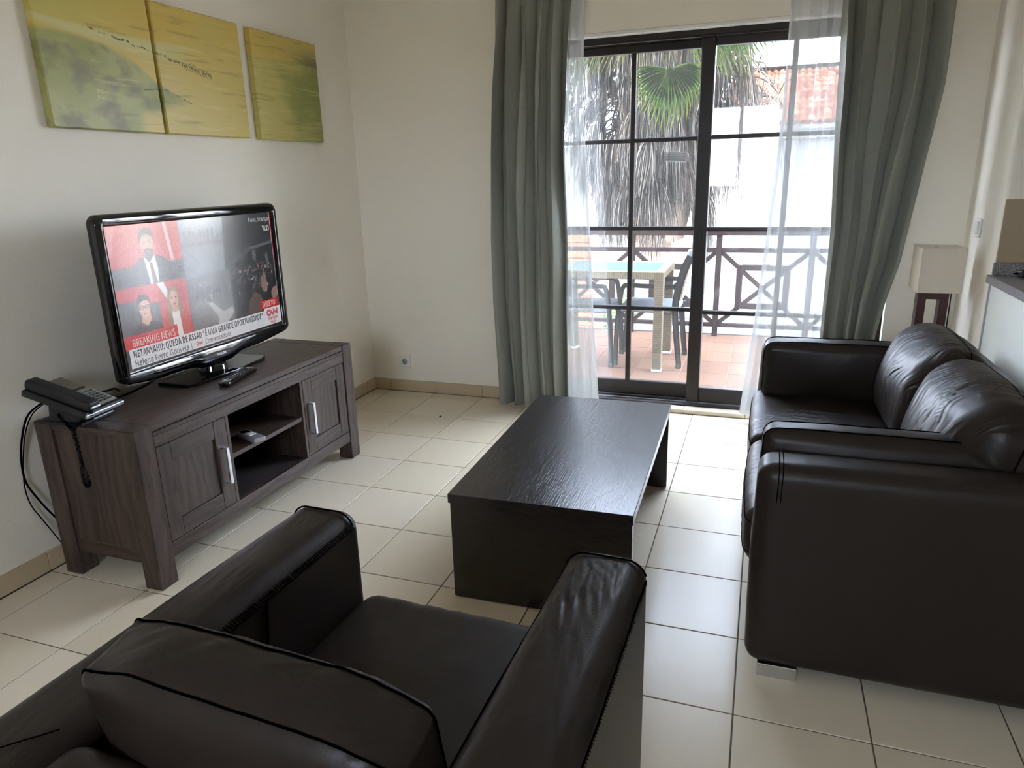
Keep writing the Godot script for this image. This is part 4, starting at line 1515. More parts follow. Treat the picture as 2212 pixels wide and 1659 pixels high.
func build_canvases() -> void:
	var big := noise(301, 0.02, 4)
	var fine := noise(302, 0.02, 3)
	var what := ["leftmost square canvas print of a green breaking wave, above the television", "middle square canvas print of yellow rippled sea with foam, above the television", "rightmost square canvas print of ochre and green water, nearest the room corner"]
	var zs := [[2.067, 1.556], [1.538, 1.014], [0.930, 0.386]]
	var th := 0.034
	for k in 3:
		var n := 288
		var im := Image.create(n, n, false, Image.FORMAT_RGB8)
		for y in n:
			for x in n:
				im.set_pixel(x, y, sea(k + (x + 0.5) / n * 0.999, (y + 0.5) / n, big, fine))
		var m := mat("canvas_print_%d" % k, Color.WHITE, 0.42, 0.0, 0.5)
		m.albedo_texture = tex(im)
		m.texture_repeat = false
		var w: float = zs[k][0] - zs[k][1]
		var y0 := 1.574
		var y1 := 2.082
		var c := thing("canvas_print", what[k], "wall art", Vector3(0, y0, (zs[k][0] + zs[k][1]) / 2), PI / 2, "three canvas prints over the television")
		var mb := MB.new()
		var hw := w / 2
		var h := y1 - y0
		var f := 0.004
		var e := 0.055
		# face, then wrapped sides that carry on the picture's margin
		mb.face([Vector3(-hw + f, f, th), Vector3(hw - f, f, th), Vector3(hw - f, h - f, th), Vector3(-hw + f, h - f, th)], [Vector2(0.003, 0.997), Vector2(0.997, 0.997), Vector2(0.997, 0.003), Vector2(0.003, 0.003)])
		mb.face([Vector3(-hw, 0, 0.002), Vector3(-hw, 0, th - f), Vector3(-hw, h, th - f), Vector3(-hw, h, 0.002)], [Vector2(e, 0.99), Vector2(0.004, 0.99), Vector2(0.004, 0.01), Vector2(e, 0.01)])
		mb.face([Vector3(hw, 0, th - f), Vector3(hw, 0, 0.002), Vector3(hw, h, 0.002), Vector3(hw, h, th - f)], [Vector2(0.996, 0.99), Vector2(1 - e, 0.99), Vector2(1 - e, 0.01), Vector2(0.996, 0.01)])
		mb.face([Vector3(-hw, 0, 0.002), Vector3(hw, 0, 0.002), Vector3(hw, 0, th - f), Vector3(-hw, 0, th - f)], [Vector2(0, 1 - e), Vector2(1, 1 - e), Vector2(1, 0.996), Vector2(0, 0.996)])
		mb.face([Vector3(-hw, h, th - f), Vector3(hw, h, th - f), Vector3(hw, h, 0.002), Vector3(-hw, h, 0.002)], [Vector2(0, 0.004), Vector2(1, 0.004), Vector2(1, e), Vector2(0, e)])
		mb.face([Vector3(-hw, 0, th - f), Vector3(hw, 0, th - f), Vector3(hw - f, f, th), Vector3(-hw + f, f, th)], [Vector2(0, 0.998), Vector2(1, 0.998), Vector2(1, 0.997), Vector2(0, 0.997)])
		mb.face([Vector3(hw, h, th - f), Vector3(-hw, h, th - f), Vector3(-hw + f, h - f, th), Vector3(hw - f, h - f, th)], [Vector2(1, 0.002), Vector2(0, 0.002), Vector2(0, 0.003), Vector2(1, 0.003)])
		mb.face([Vector3(-hw, h, th - f), Vector3(-hw, 0, th - f), Vector3(-hw + f, f, th), Vector3(-hw + f, h - f, th)], [Vector2(0.001, 0), Vector2(0.001, 1), Vector2(0.004, 1), Vector2(0.004, 0)])
		mb.face([Vector3(hw, 0, th - f), Vector3(hw, h, th - f), Vector3(hw - f, h - f, th), Vector3(hw - f, f, th)], [Vector2(0.999, 1), Vector2(0.999, 0), Vector2(0.996, 0), Vector2(0.996, 1)])
		obj("canvas", mb, m, c)
		var bars := MB.new()
		for q: float in [-1.0, 1.0]:
			bars.box(Vector3(q * (hw - 0.02) - 0.015, 0.005, 0.001), Vector3(q * (hw - 0.02) + 0.015, h - 0.005, th - 0.008), 0.001)
			bars.box(Vector3(-hw + 0.035, (h / 2) + q * (h / 2 - 0.02) - 0.015, 0.001), Vector3(hw - 0.035, (h / 2) + q * (h / 2 - 0.02) + 0.015, th - 0.008), 0.001)
		obj("stretcher_bars", bars, M.lamp_shade, c)


# ------------------------------------------------------------------ telephone and other small things
func build_phone() -> void:
	# local: x to the right of its user (world -z), z towards the user (world +x)
	var p := thing("telephone", "black corded desk telephone with grey key panel at the cabinet's near end", "telephone", Vector3(0.205, 0.592, 2.345), PI / 2 + 0.12)
	var K: StandardMaterial3D = M.black_matte
	var tilt := Basis(Vector3.RIGHT, 0.30)
	obj("base", MB.new().box(Vector3(-0.075, 0, -0.085), Vector3(0.075, 0.010, 0.090), 0.003), K, p)
	var st := MB.new()
	st.at(Transform3D(Basis(Vector3(0, 0, 1), Vector3(0, 1, 0), Vector3(-1, 0, 0)), Vector3.ZERO))
	st.prism([Vector2(-0.055, 0.008), Vector2(0.075, 0.008), Vector2(0.085, 0.035), Vector2(-0.045, 0.075)], -0.06, 0.06, 0.004)
	obj("stand", st, K, p)
	var body := obj("body", MB.new().box(Vector3(-0.085, -0.012, -0.130), Vector3(0.085, 0.012, 0.125), 0.005), K, p, Vector3(0, 0.076, 0.005))
	body.basis = tilt
	# faceplate with print, keys standing on it
	var im := Image.create(256, 512, false, Image.FORMAT_RGB8)
	im.fill(rgb(150, 146, 138))
	rct(im, 14, 14, 242, 190, rgb(140, 132, 122))
	for k in 9:
		rct(im, 34, 34 + k * 16, 110 + (k * 53) % 90, 38 + k * 16, rgb(86, 80, 74))
	rct(im, 60, 205, 242, 236, rgb(34, 30, 30))
	rct(im, 14, 250, 242, 500, rgb(156, 154, 148))
	var fm := mat("phone_print", Color.WHITE, 0.4)
	fm.albedo_texture = tex(im)
	var fp := MB.new()
	fp.face([Vector3(-0.012, 0.0128, 0.108), Vector3(0.078, 0.0128, 0.108), Vector3(0.078, 0.0128, -0.122), Vector3(-0.012, 0.0128, -0.122)], [Vector2(0, 1), Vector2(1, 1), Vector2(1, 0), Vector2(0, 0)])
	obj("faceplate", fp, fm, body)
	var keys := MB.new()
	for row in 6:
		for col in 4:
			var x := 0.006 + col * 0.0185
			var z := 0.012 + row * 0.0155
			var big := 0.0058 if row > 1 else 0.0040
			keys.box(Vector3(x - 0.0065, 0.0128, z - big * 0.75), Vector3(x + 0.0065, 0.0165, z + big * 0.75), 0.001)
	var ko := obj("keypad", keys, M.black_plastic, body)
	ko.set_meta("kind", "stuff")
	obj("front_strip", MB.new().box(Vector3(-0.086, -0.006, 0.122), Vector3(0.086, 0.008, 0.130), 0.002), M.silver_plastic, body)
	obj("base_strip", MB.new().box(Vector3(-0.02, 0.008, 0.086), Vector3(0.07, 0.013, 0.092), 0.001), M.silver_plastic, p)
	var hs := MB.new()
	hs.at(Transform3D(Basis(), Vector3(-0.050, 0.030, -0.002)))
	hs.soft(Vector3(0.026, 0.018, 0.128), 0.012, Vector3(0.0, 0.004, 0.0), 16)
	var ho := obj("handset", hs, K, body)
	obj("grip_cap", MB.new().box(Vector3(-0.068, 0.024, 0.118), Vector3(-0.028, 0.032, 0.130), 0.002), M.silver_plastic, ho)
	# coiled cord hanging over the cabinet's end
	var path := curve([Vector3(-0.052, 0.078, 0.122), Vector3(-0.066, 0.040, 0.125), Vector3(-0.084, 0.014, 0.088), Vector3(-0.092, -0.004, 0.076), Vector3(-0.092, -0.06, 0.074), Vector3(-0.092, -0.13, 0.076), Vector3(-0.090, -0.185, 0.068), Vector3(-0.090, -0.210, 0.078), Vector3(-0.092, -0.190, 0.092), Vector3(-0.094, -0.12, 0.082), Vector3(-0.096, -0.05, 0.080), Vector3(-0.098, 0.002, 0.070), Vector3(-0.088, 0.014, 0.045), Vector3(-0.070, 0.04, 0.0)], 30)
	var coil := []
	var run := 0.0
	for i in path.size():
		if i > 0:
			run += path[i].distance_to(path[i - 1])
		var ang := run / 0.0052 * TAU * 0.9
		var t: Vector3 = (path[mini(i + 1, path.size() - 1)] - path[maxi(i - 1, 0)]).normalized()
		var s := t.cross(Vector3(0.3, 0.2, 0.9)).normalized()
		coil.append(path[i] + (s * cos(ang) + t.cross(s) * sin(ang)) * 0.0055)
	obj("coiled_cord", MB.new().tube(coil, 0.0019, 5), K, p)
	# line cables down behind the cabinet
	for k in 2:
		var pts := []
		var way := [Vector3(0.085, 0.650, 2.36), Vector3(0.030, 0.606, 2.385), Vector3(0.018, 0.545, 2.412), Vector3(0.014, 0.455, 2.436), Vector3(0.016, 0.37, 2.440), Vector3(0.02, 0.30, 2.418), Vector3(0.03, 0.22, 2.385), Vector3(0.04, 0.12, 2.33)]
		if k == 1:
			way = [Vector3(0.09, 0.648, 2.355), Vector3(0.040, 0.606, 2.378), Vector3(0.022, 0.545, 2.405), Vector3(0.016, 0.455, 2.430), Vector3(0.014, 0.36, 2.446), Vector3(0.014, 0.28, 2.440), Vector3(0.016, 0.20, 2.410), Vector3(0.03, 0.06, 2.36)]
		for q in way:
			pts.append(q)
		var cb := obj("cable", MB.new().tube(curve(pts, 8), 0.0036 if k == 0 else 0.0022, 7), K)
		tag(cb, ["thick black telephone cable curving down the wall behind the cabinet's near end", "thin grey-black telephone wire hanging lower beside the thicker cable"][k], "cable")
	var tv := obj("cable", MB.new().tube(curve([Vector3(0.19, 0.63, 1.95), Vector3(0.16, 0.602, 2.05), Vector3(0.15, 0.597, 2.16), Vector3(0.11, 0.597, 2.205), Vector3(0.075, 0.598, 2.17), Vector3(0.05, 0.603, 2.08), Vector3(0.03, 0.56, 2.0), Vector3(0.03, 0.3, 1.98)], 8), 0.004, 7), M.white_cable)
	tag(tv, "off-white television cable lying in a loop on the dark cabinet top", "cable")


func build_small_things() -> void:
	# black remote in front of the television
	var r := thing("remote_control", "black remote control lying on the cabinet in front of the television", "remote control", Vector3(0.425, 0.592, 1.775), 0.20)
	obj("body", MB.new().at(Transform3D(Basis(), Vector3(0, 0.011, 0))).soft(Vector3(0.024, 0.010, 0.118), 0.008, Vector3(0, 0.003, 0.004), 14), M.black_gloss, r)
	var keys := MB.new()
	var rr := rng(2)
	for i in 9:
		for j in 3:
			keys.box(Vector3(-0.017 + j * 0.013, 0.020, -0.09 + i * 0.019), Vector3(-0.009 + j * 0.013, 0.0255, -0.08 + i * 0.019), 0.0015)
	obj("keys", keys, M.black_plastic, r).set_meta("kind", "stuff")
	obj("tip", MB.new().tube([Vector3(-0.016, 0.016, 0.112), Vector3(0.016, 0.016, 0.112)], 0.004, 8), M.chrome, r)
	# silver remote on the open shelf
	r = thing("remote_control", "silver grey air-conditioner remote control lying on the open cabinet shelf", "remote control", Vector3(0.470, 0.344, 1.803), 1.22)
	obj("body", MB.new().at(Transform3D(Basis(), Vector3(0, 0.011, 0))).soft(Vector3(0.027, 0.010, 0.072), 0.006, Vector3(0, 0.002, 0), 14), M.silver_plastic, r)
	obj("display", MB.new().box(Vector3(-0.018, 0.019, -0.06), Vector3(0.018, 0.0238, -0.022), 0.002), M.black_gloss, r)
	for z: float in [0.0, 0.018]:
		obj("button", MB.new().box(Vector3(-0.015, 0.019, z - 0.005), Vector3(0.015, 0.0245, z + 0.005), 0.002), M.white_plastic, r)
	# wall socket
	var s := thing("wall_socket", "white square wall socket low on the back wall beside the drape", "socket", Vector3(0.243, 0.205, 0.0))
	var W: StandardMaterial3D = M.white_plastic
	obj("plate", MB.new().box(Vector3(-0.043, -0.041, 0), Vector3(0.043, 0.041, 0.008), 0.003), W, s)
	var ring := MB.new()
	ring.at(Transform3D(Basis(Vector3(1, 0, 0), Vector3(0, 0, 1), Vector3(0, -1, 0)), Vector3.ZERO))
	ring.lathe([Vector2(0.0, 0.0085), Vector2(0.0185, 0.0085), Vector2(0.0205, 0.0115), Vector2(0.023, 0.0115), Vector2(0.026, 0.008)], 32)
	obj("socket_ring", ring, W, s)
	var well := MB.new()
	well.at(Transform3D(Basis(Vector3(1, 0, 0), Vector3(0, 0, 1), Vector3(0, -1, 0)), Vector3.ZERO))
	well.lathe([Vector2(0.0, 0.0092), Vector2(0.0175, 0.0090), Vector2(0.0180, 0.0086)], 32)
	obj("well", well, M.silver_plastic, s)
	for x: float in [-0.0095, 0.0095]:
		var h := MB.new()
		h.at(Transform3D(Basis(Vector3(1, 0, 0), Vector3(0, 0, 1), Vector3(0, -1, 0)), Vector3(x, 0, 0)))
		h.lathe([Vector2(0.0, 0.0105), Vector2(0.0034, 0.0100), Vector2(0.0036, 0.0086)], 14)
		obj("pin_hole", h, M.black_matte, s)
	for y: float in [-0.0165, 0.0165]:
		obj("earth_clip", MB.new().box(Vector3(-0.003, y - 0.003, 0.008), Vector3(0.003, y + 0.003, 0.0118), 0.0008), M.black_plastic, s)
	# switch by the kitchen opening
	var sw := thing("light_switch", "white rectangular light switch on the side wall above the lamp", "switch", Vector3(3.36, 1.085, 0.225), -PI / 2)
	obj("plate", MB.new().box(Vector3(-0.042, -0.042, 0), Vector3(0.042, 0.042, 0.008), 0.003), W, sw)
	var rk := obj("rocker", MB.new().box(Vector3(-0.028, -0.030, 0.006), Vector3(0.028, 0.030, 0.013), 0.003), W, sw)
	rk.rotation.x = 0.06
	# a crumb on the tiles near the corner
	var cr := obj("crumb", MB.new().soft(Vector3(0.006, 0.003, 0.005), 0.002, Vector3.ZERO, 6, creases(4, 0.001, 0, 200.0, 90.0)), M.black_matte, null, Vector3(0.688, 0.003, 0.437))
	tag(cr, "tiny dark crumb lying on a floor tile near the back corner", "crumb")


# ------------------------------------------------------------------ lamp in the corner
func build_lamp() -> void:
	var l := thing("floor_lamp", "floor lamp with square cream shade on dark red wooden legs, in the corner", "lamp", Vector3(3.205, 0, 0.275), 0.03)
	var Wd: StandardMaterial3D = M.lamp_wood
	var a := 0.090
	var y0 := 0.800
	var y1 := 1.004
	var sh := MB.new()
	for k in 4:
		var b := Basis(Vector3.UP, PI / 2 * k)
		sh.at(Transform3D(b, Vector3.ZERO))
		sh.box(Vector3(-a, y0, a - 0.003), Vector3(a, y1, a), 0.0008)
	obj("shade", sh, M.lamp_shade, l)
	var sp := MB.new()
	sp.box(Vector3(-a, y1 - 0.012, -0.002), Vector3(a, y1 - 0.009, 0.002), 0.0)
	sp.box(Vector3(-0.002, y1 - 0.012, -a), Vector3(0.002, y1 - 0.009, a), 0.0)
	obj("shade_carrier", sp, M.brushed_steel, l)
	for x: float in [-0.053, 0.040]:
		obj("leg", MB.new().box(Vector3(x - 0.018, 0.028, -0.030), Vector3(x + 0.018, 0.81, 0.030), 0.002, 1), Wd, l)
	obj("crossbar", MB.new().box(Vector3(-0.035, 0.762, -0.029), Vector3(0.022, 0.81, 0.029), 0.002), Wd, l)
	obj("base", MB.new().box(Vector3(-0.09, 0.0, -0.09), Vector3(0.09, 0.03, 0.09), 0.003), Wd, l)
	obj("lampholder", MB.new().tube([Vector3(0, 0.81, 0), Vector3(0, 0.87, 0)], 0.016, 14), M.black_plastic, l)
	var bl := MB.new()
	bl.at(Transform3D(Basis(), Vector3(0, 0.87, 0)))
	bl.lathe([Vector2(0.013, 0.0), Vector2(0.014, 0.02), Vector2(0.028, 0.045), Vector2(0.030, 0.062), Vector2(0.022, 0.084), Vector2(0.0, 0.093)], 18)
	obj("bulb", bl, M.white_plastic, l)
	# cable cover in the corner behind it
	var t := obj("trim_3", MB.new().box(Vector3(3.317, 0.0, 0.0), Vector3(3.333, 0.80, 0.012), 0.002, 1), M.white_plastic)
	struct(t)
	t = obj("trim_4", MB.new().box(Vector3(3.336, 0.0, 0.0), Vector3(3.341, 0.80, 0.006), 0.001, 1), M.black_plastic)
	struct(t)


# ------------------------------------------------------------------ kitchen counter
func build_kitchen() -> void:
	var c := thing("kitchen_counter", "white kitchen counter with speckled grey granite top behind the sofa", "counter", Vector3(3.36, 0, 0.52))
	obj("front_panel", MB.new().box(Vector3(0.004, 0, 0.006), Vector3(0.05, 0.876, 2.3), 0.002), M.panel_white, c)
	obj("edge_strip", MB.new().box(Vector3(-0.003, 0, 0.0), Vector3(0.02, 0.876, 0.006), 0.001), M.silver_plastic, c)
	obj("carcase", MB.new().box(Vector3(0.05, 0.08, 0.01), Vector3(0.60, 0.876, 2.28), 0.002), M.panel_white, c)
	obj("granite_top", MB.new().box(Vector3(-0.018, 0.876, 0.001), Vector3(0.64, 0.910, 2.32), 0.003), M.granite, c)
	obj("granite_upstand", MB.new().box(Vector3(0.0, 0.910, 0.001), Vector3(0.64, 0.962, 0.018), 0.002), M.granite, c)
	var st := obj("trim_5", MB.new().box(Vector3(3.368, 0.963, 0.518), Vector3(5.4, 1.222, 0.527), 0.002), M.splash_tile)
	struct(st)
	var p := thing("power_plug", "black two-pin power plug lying on the granite counter", "plug", Vector3(3.462, 0.9105, 0.590), 0.4)
	obj("body", MB.new().at(Transform3D(Basis(), Vector3(0, 0.016, 0))).soft(Vector3(0.026, 0.015, 0.017), 0.008, Vector3.ZERO, 10), M.black_plastic, p)
	for z: float in [-0.009, 0.009]:
		obj("pin", MB.new().tube([Vector3(-0.025, 0.016, z), Vector3(-0.045, 0.016, z)], 0.0022, 8), M.chrome, p)
	obj("cord", MB.new().tube(curve([Vector3(0.024, 0.016, 0), Vector3(0.07, 0.008, -0.01), Vector3(0.14, 0.005, 0.015), Vector3(0.22, 0.005, 0.0)], 6), 0.004, 7), M.black_plastic, p)


# ------------------------------------------------------------------ balcony
func build_balcony() -> void:
	var X0 := -0.3
	var X1 := 4.2
	var Z0 := -2.18
	var fl := obj("balcony_floor", MB.new().box(Vector3(X0, -0.24, Z0), Vector3(X1, -0.004, -0.28), 0.0), M.terracotta_grout)
	struct(fl)
	var shared: Mesh = MB.new().box(Vector3(-0.157, -0.01, -0.157), Vector3(0.157, 0, 0.157), 0.003).mesh()
	var r := rng(17)
	for i in 14:
		for j in 6:
			obj("tile", shared, M.terracotta if r.randf() < 0.55 else M.terracotta_pale, fl, Vector3(-0.14 + 0.32 * i + 0.16 - 0.16, r.randf_range(-0.001, 0.0), -0.44 - 0.32 * j))
	var edge := obj("trim_6", MB.new().box(Vector3(X0, -0.24, Z0 - 0.03), Vector3(X1, 0.012, Z0), 0.003), M.render_white)
	struct(edge)
	# railing
	var z := -2.14
	var W: StandardMaterial3D = M.rail_wood
	var rl := thing("balcony_railing", "brown wooden balcony railing with crossed braces and square panels, beyond the glass door", "railing", Vector3(2.08, 0, z))
	var per := 0.72
	var first := -0.80
	var last := 3.52
	obj("top_rail", MB.new().box(Vector3(first - 2.08, 0.850, -0.045), Vector3(last - 2.08, 0.890, 0.045), 0.004), W, rl)
	obj("middle_rail", MB.new().box(Vector3(first - 2.08, 0.710, -0.022), Vector3(last - 2.08, 0.745, 0.022), 0.003), W, rl)
	obj("bottom_rail", MB.new().box(Vector3(first - 2.08, 0.080, -0.022), Vector3(last - 2.08, 0.112, 0.022), 0.003), W, rl)
	var post := MB.new().box(Vector3(-0.022, 0, -0.028), Vector3(0.022, 0.850, 0.028), 0.003, 1).mesh()
	var k := 0
	while first + per * k <= last + 0.01:
		var x := first + per * k - 2.08 + 0.01
		obj("post", post, W, rl, Vector3(x, 0, 0))
		if first + per * (k + 1) <= last + 0.01:
			for sgn: float in [-1.0, 1.0]:
				var b := obj("brace", MB.new().box(Vector3(-0.47, -0.017, -0.016), Vector3(0.47, 0.017, 0.016), 0.002), W, rl, Vector3(x + per / 2, 0.411, 0.001 * sgn))
				b.rotation.z = sgn * atan2(0.598, 0.676)
				b.scale.x = Vector2(0.598, 0.676).length() / 0.94
			for s: float in [-1.0, 1.0]:
				obj("inner_bar", MB.new().box(Vector3(-0.025, 0.245, -0.020), Vector3(0.025, 0.605, 0.020), 0.002, 1), W, rl, Vector3(x + per / 2 + s * 0.185, 0, 0))
				obj("inner_bar", MB.new().box(Vector3(-0.165, -0.023, -0.019), Vector3(0.165, 0.023, 0.019), 0.002), W, rl, Vector3(x + per / 2, 0.425 + s * 0.16, 0))
		k += 1
	# wicker table
	var t := thing("balcony_table", "cream wicker balcony table with pale glass top", "table", Vector3(1.40, 0, -1.16))
	var C: StandardMaterial3D = M.wicker_cream
	for x: float in [-0.375, 0.375]:
		for zz: float in [-0.275, 0.275]:
			var lg := obj("leg", MB.new().box(Vector3(-0.032, 0.018, -0.032), Vector3(0.032, 0.66, 0.032), 0.004, 1), C, t, Vector3(x, 0, zz))
			obj("foot", MB.new().box(Vector3(-0.034, 0, -0.034), Vector3(0.034, 0.018, 0.034), 0.002), M.white_foot, lg)
	var ap := MB.new()
	ap.box(Vector3(-0.407, 0.655, 0.255), Vector3(0.407, 0.708, 0.307), 0.004, 0)
	ap.box(Vector3(-0.407, 0.655, -0.307), Vector3(0.407, 0.708, -0.255), 0.004, 0)
	ap.box(Vector3(-0.407, 0.655, -0.255), Vector3(-0.345, 0.708, 0.255), 0.004, 2)
	ap.box(Vector3(0.345, 0.655, -0.255), Vector3(0.407, 0.708, 0.255), 0.004, 2)
	obj("apron", ap, C, t)
	obj("glass_top", MB.new().box(Vector3(-0.348, 0.697, -0.258), Vector3(0.348, 0.705, 0.258), 0.001), M.table_glass, t)
	# wicker chairs: built facing -x, then turned for the second
	var ch := thing("balcony_chair", "grey wicker balcony armchair on the right of the cream table", "chair", Vector3(1.69, 0, -1.20), 0.0, "wicker chairs on the balcony")
	var G: StandardMaterial3D = M.wicker_grey
	for s: float in [-1.0, 1.0]:
		var zz := 0.205 * s
		var bk := curve([Vector3(0.225, 0.030, zz * 0.98), Vector3(0.195, 0.30, zz), Vector3(0.190, 0.50, zz), Vector3(0.235, 0.70, zz * 0.98), Vector3(0.280, 0.80, zz * 0.95)], 6)
		obj("rear_leg", MB.new().tube(bk, 0.019, 10, 0.030, false, 8.0), G, ch)
		obj("back_knob", MB.new().at(Transform3D(Basis(), Vector3(0.285, 0.822, zz * 0.95))).soft(Vector3(0.028, 0.030, 0.028), 0.02, Vector3.ZERO, 8), M.seat_grey, ch)
		var fr := curve([Vector3(-0.235, 0.030, zz), Vector3(-0.225, 0.30, zz), Vector3(-0.205, 0.50, zz), Vector3(-0.185, 0.578, zz), Vector3(-0.15, 0.592, zz), Vector3(0.0, 0.588, zz), Vector3(0.195, 0.585, zz)], 6)
		obj("arm_and_leg", MB.new().tube(fr, 0.018, 10, 0.016, false, 8.0), G, ch)
		for x: float in [-0.235, 0.225]:
			obj("foot", MB.new().tube([Vector3(x, 0.0, zz), Vector3(x, 0.034, zz)], 0.019, 12), M.white_foot, ch)
	obj("seat", MB.new().box(Vector3(-0.22, 0.395, -0.205), Vector3(0.20, 0.440, 0.205), 0.012), M.seat_grey, ch)
	var bp := MB.new()
	bp.at(Transform3D(Basis(Vector3.FORWARD, 0.22), Vector3(0.205, 0.44, 0)))
	bp.box(Vector3(-0.008, 0.05, -0.19), Vector3(0.008, 0.385, 0.19), 0.003, 1)
	obj("back_panel", bp, G, ch)
	var c2 := ch.duplicate()
	c2.name = numbered("balcony_chair")
	add_child(c2, true)
	c2.position = Vector3(1.205, 0, -1.118)
	c2.rotation.y = PI
	c2.set_meta("label", "second grey wicker balcony armchair, half hidden behind the left sheer curtain")


# ------------------------------------------------------------------ palm, house and garden beyond the balcony
# a leaf blade along points, folded along its midline; w(t) half width; across = side direction
func blade(mb: MB, pts: Array, widths: Array, across: Vector3, fold: Vector3) -> void:
	var first := mb.v.size()
	var m := pts.size()
	for i in m:
		var t := float(i) / (m - 1)
		var w: float = widths[i]
		var nn := fold
		mb.vert(pts[i] - across * w + fold * w * 0.5, (nn - across * 0.5), Vector2(t, 0))
		mb.vert(pts[i], nn, Vector2(t, 0.5))
		mb.vert(pts[i] + across * w + fold * w * 0.5, (nn + across * 0.5), Vector2(t, 1))
	for i in m - 1:
		for k in 2:
			var a := first + i * 3 + k
			var b := a + 1
			var c := a + 4
			var d := a + 3
			mb.tri(a, b, c)
			mb.tri(a, c, d)


func fan_leaf(sd: int, size: float, segs: int, droop: float, spread := 2.4, lean := 0.0) -> ArrayMesh:
	var r := rng(sd)
	var mb := MB.new()
	for i in segs:
		var f := float(i) / (segs - 1) * 2.0 - 1.0
		var a := f * spread + lean
		var lng := size * (1.0 - 0.45 * absf(f)) * r.randf_range(0.92, 1.06)
		var dir := Vector3(sin(a), -cos(a), 0.0)
		var side := Vector3(cos(a), sin(a), 0.0)
		var pts := []
		var ws := []
		for k in 9:
			var t := k / 8.0
			var p := dir * lng * t + Vector3(0, 0, 0.10 * size * sin(PI * t * 0.8))
			var tip := maxf(0.0, t - 0.62) / 0.38
			p += Vector3(r.randf_range(-0.006, 0.006), -droop * lng * tip * tip * (0.3 + absf(dir.x) + maxf(dir.y, 0.0)), 0.03 * size * tip)
			if absf(dir.x) > 0.3:
				p.x -= dir.x * droop * lng * 0.35 * tip * tip
			pts.append(p)
			var full := lng * sin(minf(spread * 2.0 / segs, 0.2)) * 0.5
			ws.append(maxf(0.0012, minf(full * t / 0.9 + 0.001, 0.017) * (1.0 - pow(tip, 0.8) * 0.93)))
		blade(mb, pts, ws, side, Vector3(0, 0, 1))
	return mb.mesh()


func dead_leaf(sd: int, lng: float, segs: int, loose := 0.0) -> ArrayMesh:
	var r := rng(sd)
	var mb := MB.new()
	mb.tube(curve([Vector3(0.0, 0.16, -0.32), Vector3(0.01, 0.12, -0.12), Vector3(0, 0.0, 0.0)], 5), 0.010, 5, 0.007)
	for i in segs:
		var f := float(i) / (segs - 1) * 2.0 - 1.0 + r.randf_range(-0.08, 0.08)
		var out := Vector3(sin(f * 1.25), 0.15, 0.55 + 0.3 * cos(f * 1.3)).normalized()
		var l := lng * (1.0 - 0.25 * absf(f)) * r.randf_range(0.65, 1.12)
		var reach := (0.13 + 0.10 * loose) * r.randf_range(0.6, 1.3)
		var sway := Vector3(r.randf_range(-1, 1), 0, r.randf_range(-1, 1)) * (0.045 + 0.05 * loose)
		var curl := r.randf_range(0.0, TAU)
		var pts := []
		var ws := []
		for k in 7:
			var t := k / 6.0
			var p := out * reach * (1.0 - exp(-3.2 * t)) + Vector3.DOWN * l * pow(t, 1.25) + sway * t * t
			p += Vector3(sin(curl + t * 7.0), 0, cos(curl + t * 6.0)) * 0.010 * t * (1.0 + 2.0 * loose)
			pts.append(p)
			ws.append(maxf(0.0016, 0.0105 * (1.0 - 0.55 * loose) * minf(1.0, 0.35 + 3.0 * t) * (1.0 - 0.8 * t)))
		blade(mb, pts, ws, Vector3(cos(curl), 0, sin(curl)), Vector3(-sin(curl), 0, cos(curl)))
	return mb.mesh()


func leaf_ramp(called: String, from: Color, mid: Color, tip: Color, back: Color) -> StandardMaterial3D:
	var im := Image.create(64, 4, false, Image.FORMAT_RGB8)
	for x in 64:
		var t := x / 63.0
		var c := from.lerp(mid, smoothstep(0.0, 0.6, t)) if t < 0.68 else mid.lerp(tip, smoothstep(0.68, 0.95, t))
		for y in 4:
			im.set_pixel(x, y, c)
	var m := mat(called, Color.WHITE, 0.5)
	m.albedo_texture = tex(im)
	m.texture_repeat = false
	m.backlight_enabled = true
	m.backlight = back
	return m


